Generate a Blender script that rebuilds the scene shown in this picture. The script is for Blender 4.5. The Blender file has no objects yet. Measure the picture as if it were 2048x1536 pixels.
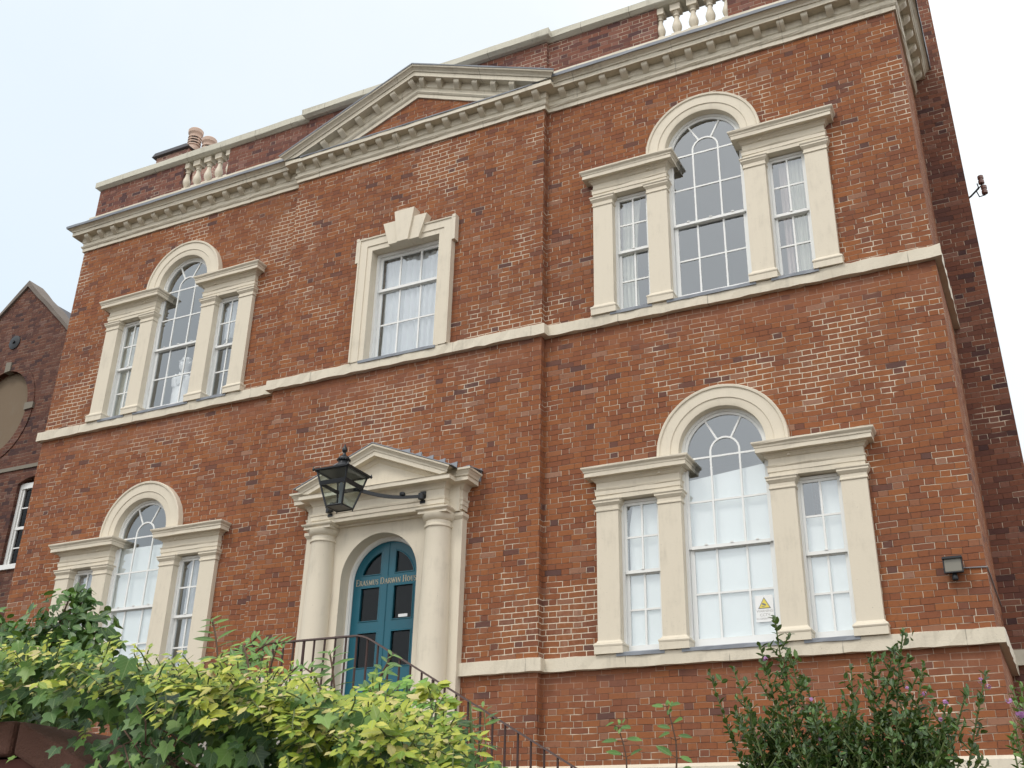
import bpy, bmesh, math, random
from mathutils import Vector, Matrix
from mathutils.geometry import tessellate_polygon
R = math.radians
rnd = random.Random(11)
scene = bpy.context.scene
COL = scene.collection

# ------------------------------------------------------------------ camera
cam_d = bpy.data.cameras.new("camera"); cam = bpy.data.objects.new("camera", cam_d); COL.objects.link(cam)
cam_d.sensor_width = 36.0; cam_d.lens = 36.0*2159.93/2048.0; cam_d.clip_start = 0.05; cam_d.clip_end = 2000
CR = ((0.89570357, 0.44408957, 0.02235087), (0.16905587, -0.3866059, 0.90661789), (-0.41126053, 0.80828233, 0.42136023))
M = Matrix(((CR[0][0], CR[1][0], -CR[2][0], 8.1488), (CR[0][1], CR[1][1], -CR[2][1], -12.3795), (CR[0][2], CR[1][2], -CR[2][2], -2.5598), (0, 0, 0, 1)))
cam.matrix_world = M
scene.camera = cam

# ------------------------------------------------------------------ world: thin overcast over a Nishita sky
SUN_EL, SUN_AZ = 52, 205            # sun azimuth measured clockwise from +Y
w = bpy.data.worlds.new("World"); scene.world = w; w.use_nodes = True
nt = w.node_tree; nt.nodes.clear()
def nd(t, tree=None, **k):
    n = (tree or nt).nodes.new(t)
    for a, b in k.items(): setattr(n, a, b)
    return n
out = nd('ShaderNodeOutputWorld'); bg = nd('ShaderNodeBackground'); bg.inputs['Strength'].default_value = 0.1
sky = nd('ShaderNodeTexSky', sky_type='NISHITA', sun_disc=False)
sky.sun_elevation = R(SUN_EL); sky.sun_rotation = R(SUN_AZ); sky.air_density = 1.0; sky.dust_density = 3.0
tc = nd('ShaderNodeTexCoord')
dot = nd('ShaderNodeVectorMath', operation='DOT_PRODUCT'); dot.inputs[1].default_value = (0.87, -0.40, 0.30)
nz = nd('ShaderNodeTexNoise'); nz.inputs['Scale'].default_value = 2.2; nz.inputs['Detail'].default_value = 5; nz.inputs['Roughness'].default_value = 0.55
add = nd('ShaderNodeMath', operation='MULTIPLY_ADD'); add.inputs[1].default_value = 0.50
mr = nd('ShaderNodeMapRange'); mr.inputs['From Min'].default_value = -0.68; mr.inputs['From Max'].default_value = 0.82
cr = nd('ShaderNodeValToRGB')
cr.color_ramp.elements[0].position = 0.0; cr.color_ramp.elements[0].color = (0.70, 0.83, 0.95, 1)
cr.color_ramp.elements[1].position = 1.0; cr.color_ramp.elements[1].color = (1.0, 1.0, 1.0, 1)
e = cr.color_ramp.elements.new(0.24); e.color = (0.78, 0.87, 0.94, 1)
e = cr.color_ramp.elements.new(0.45); e.color = (0.90, 0.95, 0.97, 1)
gain = nd('ShaderNodeMapRange'); gain.inputs['From Min'].default_value = 0.40; gain.inputs['From Max'].default_value = 0.95
gain.inputs['To Min'].default_value = 12.0; gain.inputs['To Max'].default_value = 19.0
mul = nd('ShaderNodeVectorMath', operation='SCALE')
mix = nd('ShaderNodeMixRGB'); mix.inputs['Fac'].default_value = 0.86
L = nt.links.new
L(tc.outputs['Generated'], dot.inputs[0]); L(tc.outputs['Generated'], nz.inputs['Vector'])
L(nz.outputs['Fac'], add.inputs[0]); L(dot.outputs['Value'], add.inputs[2]); L(add.outputs[0], mr.inputs['Value'])
L(mr.outputs[0], cr.inputs['Fac']); L(mr.outputs[0], gain.inputs['Value'])
L(cr.outputs['Color'], mul.inputs[0]); L(gain.outputs[0], mul.inputs['Scale'])
L(sky.outputs[0], mix.inputs['Color1']); L(mul.outputs[0], mix.inputs['Color2'])
L(mix.outputs[0], bg.inputs['Color']); L(bg.outputs[0], out.inputs['Surface'])
# sun, veiled by cloud
sd = bpy.data.lights.new("sun", 'SUN'); sd.energy = 1.3; sd.angle = R(14); sd.color = (1.0, 0.95, 0.88)
so = bpy.data.objects.new("sun", sd); COL.objects.link(so)
sv = Vector((math.sin(R(SUN_AZ))*math.cos(R(SUN_EL)), math.cos(R(SUN_AZ))*math.cos(R(SUN_EL)), math.sin(R(SUN_EL))))
so.rotation_euler = sv.to_track_quat('Z', 'Y').to_euler(); so.location = sv*60
vs = scene.view_settings; vs.view_transform = 'Standard'; vs.look = 'None'; vs.exposure = 0.0; vs.gamma = 1.0; vs.use_curve_mapping = False
scene.cycles.max_bounces = 8; scene.cycles.transparent_max_bounces = 16

# ------------------------------------------------------------------ materials
class NT:
    def __init__(s, name):
        s.m = bpy.data.materials.new(name); s.m.use_nodes = True; s.t = s.m.node_tree; s.t.nodes.clear()
        s.out = s.n('ShaderNodeOutputMaterial'); s.b = s.n('ShaderNodeBsdfPrincipled'); s.l(s.b.outputs[0], s.out.inputs['Surface'])
        s.pos = None
    def n(s, t, **k): return nd(t, s.t, **k)
    def l(s, a, b): s.t.links.new(a, b)
    def put(s, sock, v):
        if isinstance(v, bpy.types.NodeSocket): s.l(v, sock)
        else: sock.default_value = v
    def math(s, op, a, b=None, c=None, clamp=False):
        n = s.n('ShaderNodeMath', operation=op, use_clamp=clamp); s.put(n.inputs[0], a)
        if b is not None: s.put(n.inputs[1], b)
        if c is not None: s.put(n.inputs[2], c)
        return n.outputs[0]
    def geo(s):
        if s.pos is None: s.pos = s.n('ShaderNodeNewGeometry')
        return s.pos
    def noise(s, scale, detail=4, rough=0.55, vec=None, stretch=None):
        n = s.n('ShaderNodeTexNoise'); n.inputs['Scale'].default_value = scale; n.inputs['Detail'].default_value = detail; n.inputs['Roughness'].default_value = rough
        v = vec or s.geo().outputs['Position']
        if stretch:
            mp = s.n('ShaderNodeMapping'); mp.inputs['Scale'].default_value = stretch; s.l(v, mp.inputs[0]); v = mp.outputs[0]
        s.l(v, n.inputs['Vector']); return n.outputs['Fac']
    def ramp(s, fac, stops, interp='LINEAR'):
        n = s.n('ShaderNodeValToRGB'); r = n.color_ramp; r.interpolation = interp
        while len(r.elements) < len(stops): r.elements.new(0.5)
        for el, (p, c) in zip(r.elements, stops):
            el.position = p; el.color = (*c, 1) if len(c) == 3 else c
        s.l(fac, n.inputs[0]); return n.outputs[0]
    def step(s, v, a, b):
        n = s.n('ShaderNodeMapRange', interpolation_type='SMOOTHSTEP'); s.put(n.inputs['Value'], v)
        n.inputs['From Min'].default_value = a; n.inputs['From Max'].default_value = b; return n.outputs[0]
    def mix(s, f, a, b, bt='MIX'):
        n = s.n('ShaderNodeMixRGB', blend_type=bt); s.put(n.inputs[0], f)
        s.put(n.inputs[1], a if not isinstance(a, tuple) else (*a, 1)); s.put(n.inputs[2], b if not isinstance(b, tuple) else (*b, 1)); return n.outputs[0]
    def bump(s, h, strength=0.3, dist=0.01):
        n = s.n('ShaderNodeBump'); n.inputs['Strength'].default_value = strength; n.inputs['Distance'].default_value = dist
        s.l(h, n.inputs['Height']); s.l(n.outputs[0], s.b.inputs['Normal'])
    def fin(s, col=None, rough=0.6, metal=0.0, spec=0.5):
        if col is not None: s.put(s.b.inputs['Base Color'], (*col, 1) if isinstance(col, tuple) else col)
        s.put(s.b.inputs['Roughness'], rough); s.b.inputs['Metallic'].default_value = metal
        s.b.inputs['Specular IOR Level'].default_value = spec
        return s.m

def brick_mat(name, palette, repoint=0.5, course=0.075, per=0.345, dark=(0.085, 0.045, 0.032), pale=(0.70, 0.61, 0.48), seed=0.0, mottle=0.5, vtick=0.45, header=0.33, wash=False):
    s = NT(name); g = s.geo()
    sep = s.n('ShaderNodeSeparateXYZ'); s.l(g.outputs['Position'], sep.inputs[0])
    wob = s.noise(5.0, 3); wob2 = s.noise(1.1, 2)
    u = s.math('ADD', s.math('ADD', sep.outputs[0], sep.outputs[1]), seed)
    u = s.math('MULTIPLY_ADD', s.math('SUBTRACT', wob, 0.5), 0.016, u)
    v = s.math('MULTIPLY_ADD', s.math('SUBTRACT', wob2, 0.5), 0.05, sep.outputs[2])
    v = s.math('MULTIPLY_ADD', s.math('SUBTRACT', wob, 0.5), 0.010, v)
    rv = s.math('DIVIDE', v, course); row = s.math('FLOOR', rv); fv = s.math('FRACT', rv)
    wn = s.n('ShaderNodeTexWhiteNoise', noise_dimensions='1D'); s.l(row, wn.inputs['W'])
    par = s.math('MULTIPLY', s.math('FLOORED_MODULO', row, 2.0), 0.5)
    uo = s.math('ADD', s.math('ADD', s.math('DIVIDE', u, per), par), s.math('MULTIPLY', wn.outputs['Value'], 0.13))
    cell = s.math('FLOOR', uo); fu = s.math('FRACT', uo)
    sp = 1.0-header
    isH = s.math('GREATER_THAN', fu, sp)
    cid = s.n('ShaderNodeCombineXYZ'); s.l(s.math('MULTIPLY_ADD', cell, 2.0, isH), cid.inputs[0]); s.l(row, cid.inputs[1])
    rn = s.n('ShaderNodeTexWhiteNoise', noise_dimensions='2D'); s.l(cid.outputs[0], rn.inputs['Vector'])
    val = rn.outputs['Value']
    sc = s.n('ShaderNodeSeparateColor'); s.l(rn.outputs['Color'], sc.inputs[0])
    dv = s.math('MULTIPLY', s.math('MINIMUM', s.math('MINIMUM', fu, s.math('SUBTRACT', 1.0, fu)), s.math('ABSOLUTE', s.math('SUBTRACT', fu, sp))), per)
    dh = s.math('MULTIPLY', s.math('MINIMUM', fv, s.math('SUBTRACT', 1.0, fv)), course)
    # where the wall was repointed with pale mortar
    P = s.math('ADD', s.noise(0.55, 4, 0.6), s.math('MULTIPLY', s.math('SUBTRACT', s.noise(3.1, 2), 0.5), 0.5))
    if wash:      # where this wall has been repointed: over the arches, by the corners and along the cornice
        bias = None
        for (bx_, bz_, br_) in ((4.9, 4.0, 1.1), (6.6, 3.7, 0.9), (-4.6, 3.95, 0.9), (0.0, 3.7, 1.0), (0.9, 8.1, 1.1), (5.6, 8.2, 1.4), (7.1, 7.6, 0.9), (7.3, -0.8, 0.8), (-7.2, 5.2, 0.6), (-2.3, 7.6, 0.7), (-4.7, 8.3, 0.9), (2.2, 0.4, 0.8)):
            cm = s.n('ShaderNodeCombineXYZ'); s.l(sep.outputs[0], cm.inputs[0]); s.l(sep.outputs[2], cm.inputs[2])
            ds = s.n('ShaderNodeVectorMath', operation='DISTANCE'); s.l(cm.outputs[0], ds.inputs[0]); ds.inputs[1].default_value = (bx_, 0, bz_)
            q = s.math('SUBTRACT', 1.0, s.step(ds.outputs['Value'], 0.0, br_*1.5)); bias = q if bias is None else s.math('MAXIMUM', bias, q)
        P = s.math('ADD', s.math('SUBTRACT', P, 0.045), s.math('MULTIPLY', bias, 0.17))
    rp = s.step(P, 0.62-0.22*repoint, 0.74-0.22*repoint)
    rpb = s.math('MULTIPLY', s.math('ADD', rp, s.math('MULTIPLY', s.math('LESS_THAN', sc.outputs[1], 0.13), 0.7)), 1.0, clamp=True)
    wid = s.math('MULTIPLY_ADD', rpb, 0.0019, 0.0031)
    wid = s.math('MULTIPLY', wid, s.math('MULTIPLY_ADD', s.noise(9, 2), 0.9, 0.55))
    mh = s.math('SUBTRACT', 1.0, s.step(s.math('SUBTRACT', dh, wid), -0.0015, 0.0022))
    mv = s.math('SUBTRACT', 1.0, s.step(s.math('SUBTRACT', dv, wid), -0.0015, 0.0022))
    base = s.ramp(val, palette)
    mot = s.noise(26, 5, 0.65); big = s.noise(0.5, 6, 0.62); mid = s.noise(4.5, 4, 0.6)
    base = s.mix(s.math('MULTIPLY', s.step(mot, 0.50, 0.72), mottle), base, s.mix(0.65, base, (0.055, 0.03, 0.026)))
    base = s.mix(s.math('MULTIPLY', s.step(mid, 0.55, 0.8), 0.45), base, s.mix(0.5, base, (0.30, 0.15, 0.10)))
    base = s.mix(s.math('MULTIPLY', s.step(big, 0.46, 0.68), 0.36), base, s.mix(0.5, base, (0.09, 0.05, 0.04)))
    mc = s.mix(rpb, s.mix(s.step(s.math('ADD', sc.outputs[0], s.math('MULTIPLY', s.math('SUBTRACT', mid, 0.5), 1.2)), 0.35, 0.75), dark, (0.30, 0.225, 0.17)), pale)
    vt = s.math('MAXIMUM', rpb, s.math('LESS_THAN', sc.outputs[2], vtick))
    mcv = s.mix(vt, dark, s.mix(s.math('MULTIPLY', sc.outputs[0], 0.5), pale, (0.40, 0.28, 0.2)))
    if wash:      # washed, flush-pointed courses under the projecting string courses
        zz = sep.outputs[2]; m = None
        for zt in (4.49, -0.17):
            b = s.math('MULTIPLY', s.step(zz, zt-0.62, zt-0.12), s.math('LESS_THAN', zz, zt+0.05)); m = b if m is None else s.math('MAXIMUM', m, b)
        m = s.math('MULTIPLY', m, s.step(s.math('ADD', s.noise(2.2, 4), s.math('MULTIPLY', s.step(zz, -9.0, 9.0), 0.0)), 0.34, 0.58))
        keep = s.math('SUBTRACT', 1.0, s.math('MULTIPLY', m, 0.75)); mh = s.math('MULTIPLY', mh, keep); mv = s.math('MULTIPLY', mv, keep)
        base = s.mix(s.math('MULTIPLY', m, 0.5), base, (0.25, 0.105, 0.062))
        eff = s.math('MULTIPLY', s.step(P, 0.56, 0.78), s.step(s.noise(14, 4, 0.7), 0.42, 0.7)); base = s.mix(s.math('MULTIPLY', eff, 0.35), base, (0.42, 0.27, 0.19))
    c = s.mix(s.math('MULTIPLY', mh, 0.93), base, mc)
    c = s.mix(s.math('MULTIPLY', s.math('MULTIPLY', mv, s.math('MULTIPLY_ADD', vt, 0.45, 0.5)), s.math('SUBTRACT', 1.0, s.math('MULTIPLY', mh, 0.5))), c, mcv)
    hgt = s.math('SUBTRACT', s.math('MULTIPLY_ADD', mot, 0.35, s.math('MULTIPLY', val, 0.35)), s.math('MULTIPLY', s.math('MAXIMUM', mh, mv), 0.75))
    s.bump(hgt, 0.75, 0.012)
    return s.fin(c, 0.9, spec=0.25)

PAL = [(0.0, (0.12, 0.058, 0.048)), (0.018, (0.16, 0.066, 0.046)), (0.045, (0.225, 0.079, 0.042)), (0.30, (0.258, 0.087, 0.039)), (0.60, (0.288, 0.098, 0.039)), (0.88, (0.312, 0.109, 0.041)), (0.93, (0.285, 0.110, 0.056)), (0.98, (0.285, 0.125, 0.072)), (1.0, (0.33, 0.165, 0.105))]
PAL = [(p, (c[0]*0.89, c[1]*0.96, c[2]*0.99)) for p, c in PAL]
BRICK = brick_mat('house_brick', PAL, repoint=0.5, wash=True, vtick=0.5)
PALD = [(0.0, (0.075, 0.040, 0.038)), (0.12, (0.13, 0.056, 0.042)), (0.4, (0.175, 0.070, 0.045)), (0.8, (0.21, 0.082, 0.048)), (1.0, (0.22, 0.11, 0.08))]
BRICKP = brick_mat('parapet_brick', [(p, (c[0]*1.0, c[1]*1.03, c[2]*1.15)) for p, c in PALD], repoint=0.45, seed=3.3, pale=(0.48, 0.40, 0.31), vtick=0.6)
BRICKW = brick_mat('wing_brick', [(p, (c[0]*1.0, c[1]*1.03, c[2]*1.05)) for p, c in PALD], repoint=0.15, seed=7.1, vtick=0.3, mottle=0.7)
BRICKN = brick_mat('neighbour_brick', [(p, (c[0]*0.66, c[1]*0.72, c[2]*0.8)) for p, c in PALD], repoint=0.05, seed=1.7, vtick=0.25, mottle=0.8, pale=(0.28, 0.22, 0.16))
BRICKG = brick_mat('garden_wall_brick', [(0, (0.045, 0.022, 0.022)), (0.5, (0.085, 0.034, 0.030)), (1, (0.12, 0.048, 0.038))], repoint=0.2, seed=0.07, mottle=0.9, pale=(0.22, 0.16, 0.12), vtick=0.6)
BRICKC = brick_mat('chimney_brick', [(0, (0.20, 0.10, 0.09)), (0.5, (0.32, 0.17, 0.14)), (1, (0.40, 0.24, 0.19))], repoint=0.8, seed=5.1)

def paint(name, col, rough=0.55, dirt=0.25, dirtcol=(0.20, 0.18, 0.14), streak=True, bump=0.12, sc=1.0, joints=0):
    s = NT(name); a = s.noise(3.0*sc, 6, 0.65); b = s.noise(38*sc, 4, 0.6)
    st = s.noise(7.0*sc, 4, 0.6, stretch=(3.0, 3.0, 0.45))
    f = s.math('MULTIPLY', s.step(s.math('ADD', s.math('MULTIPLY', a, 0.6), s.math('MULTIPLY', st, 0.4)), 0.48, 0.75), dirt)
    c = s.mix(f, col, s.mix(0.45, col, dirtcol))
    sp = s.step(s.noise(55*sc, 3), 0.70, 0.76)
    c = s.mix(s.math('MULTIPLY', sp, dirt*1.2), c, dirtcol)
    if joints:
        px = s.n('ShaderNodeSeparateXYZ'); s.l(s.geo().outputs['Position'], px.inputs[0])
        jx = s.math('FRACT', s.math('DIVIDE', s.math('ADD', px.outputs[0], 0.31), joints)); jd = s.math('MULTIPLY', s.math('MINIMUM', jx, s.math('SUBTRACT', 1.0, jx)), joints)
        jm = s.math('MULTIPLY', s.math('SUBTRACT', 1.0, s.step(jd, 0.003, 0.008)), s.step(s.noise(6, 2), 0.35, 0.6)); c = s.mix(s.math('MULTIPLY', jm, 0.75), c, dirtcol)
        ch = s.step(s.noise(11, 5, 0.75), 0.66, 0.70); c = s.mix(s.math('MULTIPLY', ch, 0.45), c, (0.36, 0.31, 0.24))
    s.bump(s.math('ADD', b, s.math('MULTIPLY', a, 1.2)), bump, 0.01)
    return s.fin(c, rough, spec=0.4)
CREAM = paint('cream_stone_paint', (0.64, 0.578, 0.462), dirt=0.55)
CREAMW = paint('weathered_cream_stone', (0.59, 0.54, 0.43), dirt=1.0, bump=0.35, joints=1.6)
STRING = paint('cream_string_course', (0.62, 0.56, 0.445), dirt=0.8, bump=0.3, joints=1.27)
STONE = paint('coping_stone', (0.55, 0.53, 0.44), dirt=1.0, rough=0.85, bump=0.3, joints=0.82)
WHITE = paint('white_gloss_paint', (0.76, 0.77, 0.75), rough=0.3, dirt=0.12, bump=0.04)
LEAD = paint('lead_sheet', (0.235, 0.255, 0.285), rough=0.55, dirt=0.6, dirtcol=(0.40, 0.43, 0.48))
BLUE = paint('blue_door_paint', (0.009, 0.098, 0.140), rough=0.25, dirt=0.35, dirtcol=(0.03, 0.06, 0.07), bump=0.03)
BLACK = paint('black_iron_paint', (0.012, 0.014, 0.017), rough=0.35, dirt=0.3, dirtcol=(0.05, 0.05, 0.05))
RUST = paint('rusty_iron', (0.050, 0.026, 0.022), rough=0.6, dirt=0.8, dirtcol=(0.10, 0.045, 0.03), sc=4)
PLASTER = paint('room_plaster', (0.30, 0.29, 0.28), rough=0.9, dirt=0.2)
TERRA = paint('buff_terracotta', (0.55, 0.41, 0.33), rough=0.85, dirt=0.4)
SLATE = paint('roof_slate', (0.09, 0.09, 0.10), rough=0.7, dirt=0.5)
BLIND = paint('blind_fabric', (0.80, 0.83, 0.82), rough=0.9, dirt=0.08, bump=0.02)
MARBLE = paint('white_plaster', (0.82, 0.82, 0.82), rough=0.6, dirt=0.1)
NSTONE = paint('grey_stone', (0.20, 0.18, 0.145), rough=0.9, dirt=0.9)
BEIGE = paint('beige_render', (0.17, 0.125, 0.082), rough=0.9, dirt=0.6)
DARKHOLE = paint('slot_shade', (0.02, 0.018, 0.016), rough=0.9, dirt=0.2)  # dark colour standing in for the shade inside the chimney pot slots
GOLD = paint('gold_leaf_lettering', (0.42, 0.36, 0.25), rough=0.4, dirt=0.1)
SIGNW = paint('sign_white', (0.80, 0.81, 0.80), rough=0.4, dirt=0.05)
SIGNG = paint('sign_grey', (0.20, 0.20, 0.21), rough=0.5, dirt=0.05)
SIGNY = paint('sign_yellow', (0.75, 0.62, 0.10), rough=0.4, dirt=0.05)
LETBROWN = paint('sign_lettering', (0.38, 0.37, 0.36), rough=0.5, dirt=0.05)
CERAMIC = paint('brown_ceramic', (0.20, 0.11, 0.09), rough=0.25, dirt=0.2)
BARK = paint('bark', (0.10, 0.06, 0.04), rough=0.9, dirt=0.5, sc=6)
SOIL = paint('soil', (0.07, 0.05, 0.035), rough=1.0, dirt=0.7)
PAVE = paint('pavement', (0.22, 0.21, 0.19), rough=0.9, dirt=0.6)
STEPM = paint('step_stone', (0.33, 0.31, 0.27), rough=0.9, dirt=0.6)

def glass_mat(name, tint=(1, 1, 1), refl=1.0):
    s = NT(name); s.t.nodes.remove(s.b)
    tr = s.n('ShaderNodeBsdfTransparent'); tr.inputs[0].default_value = (*tint, 1)
    gl = s.n('ShaderNodeBsdfGlossy'); gl.inputs['Roughness'].default_value = 0.015; gl.inputs['Color'].default_value = (0.92, 0.965, 1.0, 1)
    wv = s.noise(1.6, 2); bp = s.n('ShaderNodeBump'); bp.inputs['Strength'].default_value = 0.22; bp.inputs['Distance'].default_value = 0.03
    s.l(wv, bp.inputs['Height']); s.l(bp.outputs[0], gl.inputs['Normal'])
    lw = s.n('ShaderNodeLayerWeight'); lw.inputs['Blend'].default_value = 0.5      # facing = 1-|cos|
    f5 = s.math('POWER', lw.outputs['Facing'], 5.0)
    f = s.math('MULTIPLY', s.math('MULTIPLY_ADD', f5, 0.957, 0.043), 2.0*refl, clamp=True)
    mx = s.n('ShaderNodeMixShader'); s.l(f, mx.inputs[0]); s.l(tr.outputs[0], mx.inputs[1]); s.l(gl.outputs[0], mx.inputs[2])
    s.l(mx.outputs[0], s.out.inputs['Surface']); return s.m
GLASS = glass_mat('old_window_glass', (0.95, 0.97, 0.97), 2.6)
GLASSD = glass_mat('dark_door_glass', (0.55, 0.57, 0.56), 0.30)
GLASSL = glass_mat('lantern_glass', (0.80, 0.86, 0.84), 0.8)

def net_mat(name, col, tr=0.35):
    s = NT(name); s.t.nodes.remove(s.b)
    d = s.n('ShaderNodeBsdfDiffuse'); d.inputs[0].default_value = (*col, 1)
    t = s.n('ShaderNodeBsdfTranslucent'); t.inputs[0].default_value = (*col, 1)
    m1 = s.n('ShaderNodeMixShader'); m1.inputs[0].default_value = tr
    s.l(d.outputs[0], m1.inputs[1]); s.l(t.outputs[0], m1.inputs[2]); s.l(m1.outputs[0], s.out.inputs['Surface']); return s.m
NET = net_mat('net_curtain', (0.78, 0.80, 0.82)); CURT = net_mat('cream_curtain', (0.72, 0.72, 0.64)); PINK = net_mat('pink_curtain', (0.60, 0.50, 0.47))

def leaf_mat(name, stops, rough=0.4, spec=0.4, vein=0.6):
    s = NT(name); g = s.geo()
    c = s.ramp(g.outputs['Random Per Island'], stops)
    n = s.noise(45, 3); c = s.mix(s.math('MULTIPLY', s.step(n, 0.45, 0.75), 0.35), c, s.mix(0.5, c, (0.10, 0.12, 0.02)))
    at = s.n('ShaderNodeAttribute'); at.attribute_name = 'leafco'; sp = s.n('ShaderNodeSeparateXYZ'); s.l(at.outputs['Vector'], sp.inputs[0])
    ax = s.math('ABSOLUTE', sp.outputs[0]); mid = s.math('SUBTRACT', 1.0, s.step(ax, 0.012, 0.035))
    sv = s.math('ABSOLUTE', s.math('SUBTRACT', s.math('FRACT', s.math('MULTIPLY', s.math('SUBTRACT', sp.outputs[1], s.math('MULTIPLY', ax, 0.9)), 5.0)), 0.5)); sv = s.math('MULTIPLY', s.math('SUBTRACT', 1.0, s.step(sv, 0.03, 0.12)), 0.45)
    c = s.mix(s.math('MULTIPLY', s.math('MAXIMUM', mid, sv), vein), c, s.mix(0.6, c, (0.30, 0.38, 0.16)))
    ed = s.math('MULTIPLY', s.step(s.noise(30, 4, 0.7), 0.60, 0.72), s.step(sp.outputs[2], 0.55, 1.0)); c = s.mix(s.math('MULTIPLY', ed, 0.5), c, (0.20, 0.13, 0.05))
    d = s.b; s.fin(c, rough, spec=spec)
    t = s.n('ShaderNodeBsdfTranslucent'); s.l(s.mix(0.4, c, (0.22, 0.30, 0.02)), t.inputs[0])
    mx = s.n('ShaderNodeMixShader'); mx.inputs[0].default_value = 0.22
    s.l(d.outputs[0], mx.inputs[1]); s.l(t.outputs[0], mx.inputs[2]); s.l(mx.outputs[0], s.out.inputs['Surface'])
    s.bump(s.noise(70, 3), 0.15, 0.004); return s.m
IVY = leaf_mat('ivy_leaf', [(0, (0.018, 0.045, 0.020)), (0.25, (0.034, 0.090, 0.028)), (0.5, (0.065, 0.155, 0.036)), (0.8, (0.12, 0.235, 0.045)), (1, (0.20, 0.32, 0.08))], 0.45, 0.35)
YELLOW = leaf_mat('golden_leaf', [(0, (0.13, 0.22, 0.022)), (0.3, (0.25, 0.34, 0.030)), (0.6, (0.39, 0.44, 0.045)), (0.85, (0.54, 0.53, 0.09)), (0.95, (0.55, 0.47, 0.20)), (1, (0.58, 0.46, 0.26))], 0.5)
BUSHG = leaf_mat('dark_bush_leaf', [(0, (0.026, 0.070, 0.022)), (0.5, (0.048, 0.125, 0.030)), (0.85, (0.09, 0.20, 0.04)), (1, (0.18, 0.30, 0.06))], 0.4)
FROND = leaf_mat('frond_leaf', [(0, (0.06, 0.14, 0.03)), (0.6, (0.10, 0.22, 0.045)), (1, (0.17, 0.30, 0.06))], 0.45)
BRIGHT = leaf_mat('fresh_green_leaf', [(0, (0.06, 0.17, 0.03)), (0.6, (0.13, 0.30, 0.035)), (1, (0.24, 0.42, 0.06))], 0.4)
SHRUB = leaf_mat('shrub_leaf', [(0, (0.018, 0.046, 0.016)), (0.5, (0.034, 0.084, 0.024)), (0.85, (0.058, 0.130, 0.032)), (1, (0.12, 0.22, 0.055))], 0.45)
STEM = paint('green_stem', (0.10, 0.13, 0.04), rough=0.7, dirt=0.4, sc=5)
PETAL = leaf_mat('mauve_petal', [(0, (0.38, 0.14, 0.42)), (0.6, (0.50, 0.22, 0.52)), (1, (0.62, 0.38, 0.62))], 0.6)
TREEL = leaf_mat('tree_leaf', [(0, (0.02, 0.05, 0.015)), (0.6, (0.045, 0.10, 0.025)), (1, (0.09, 0.15, 0.04))], 0.5)

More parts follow.
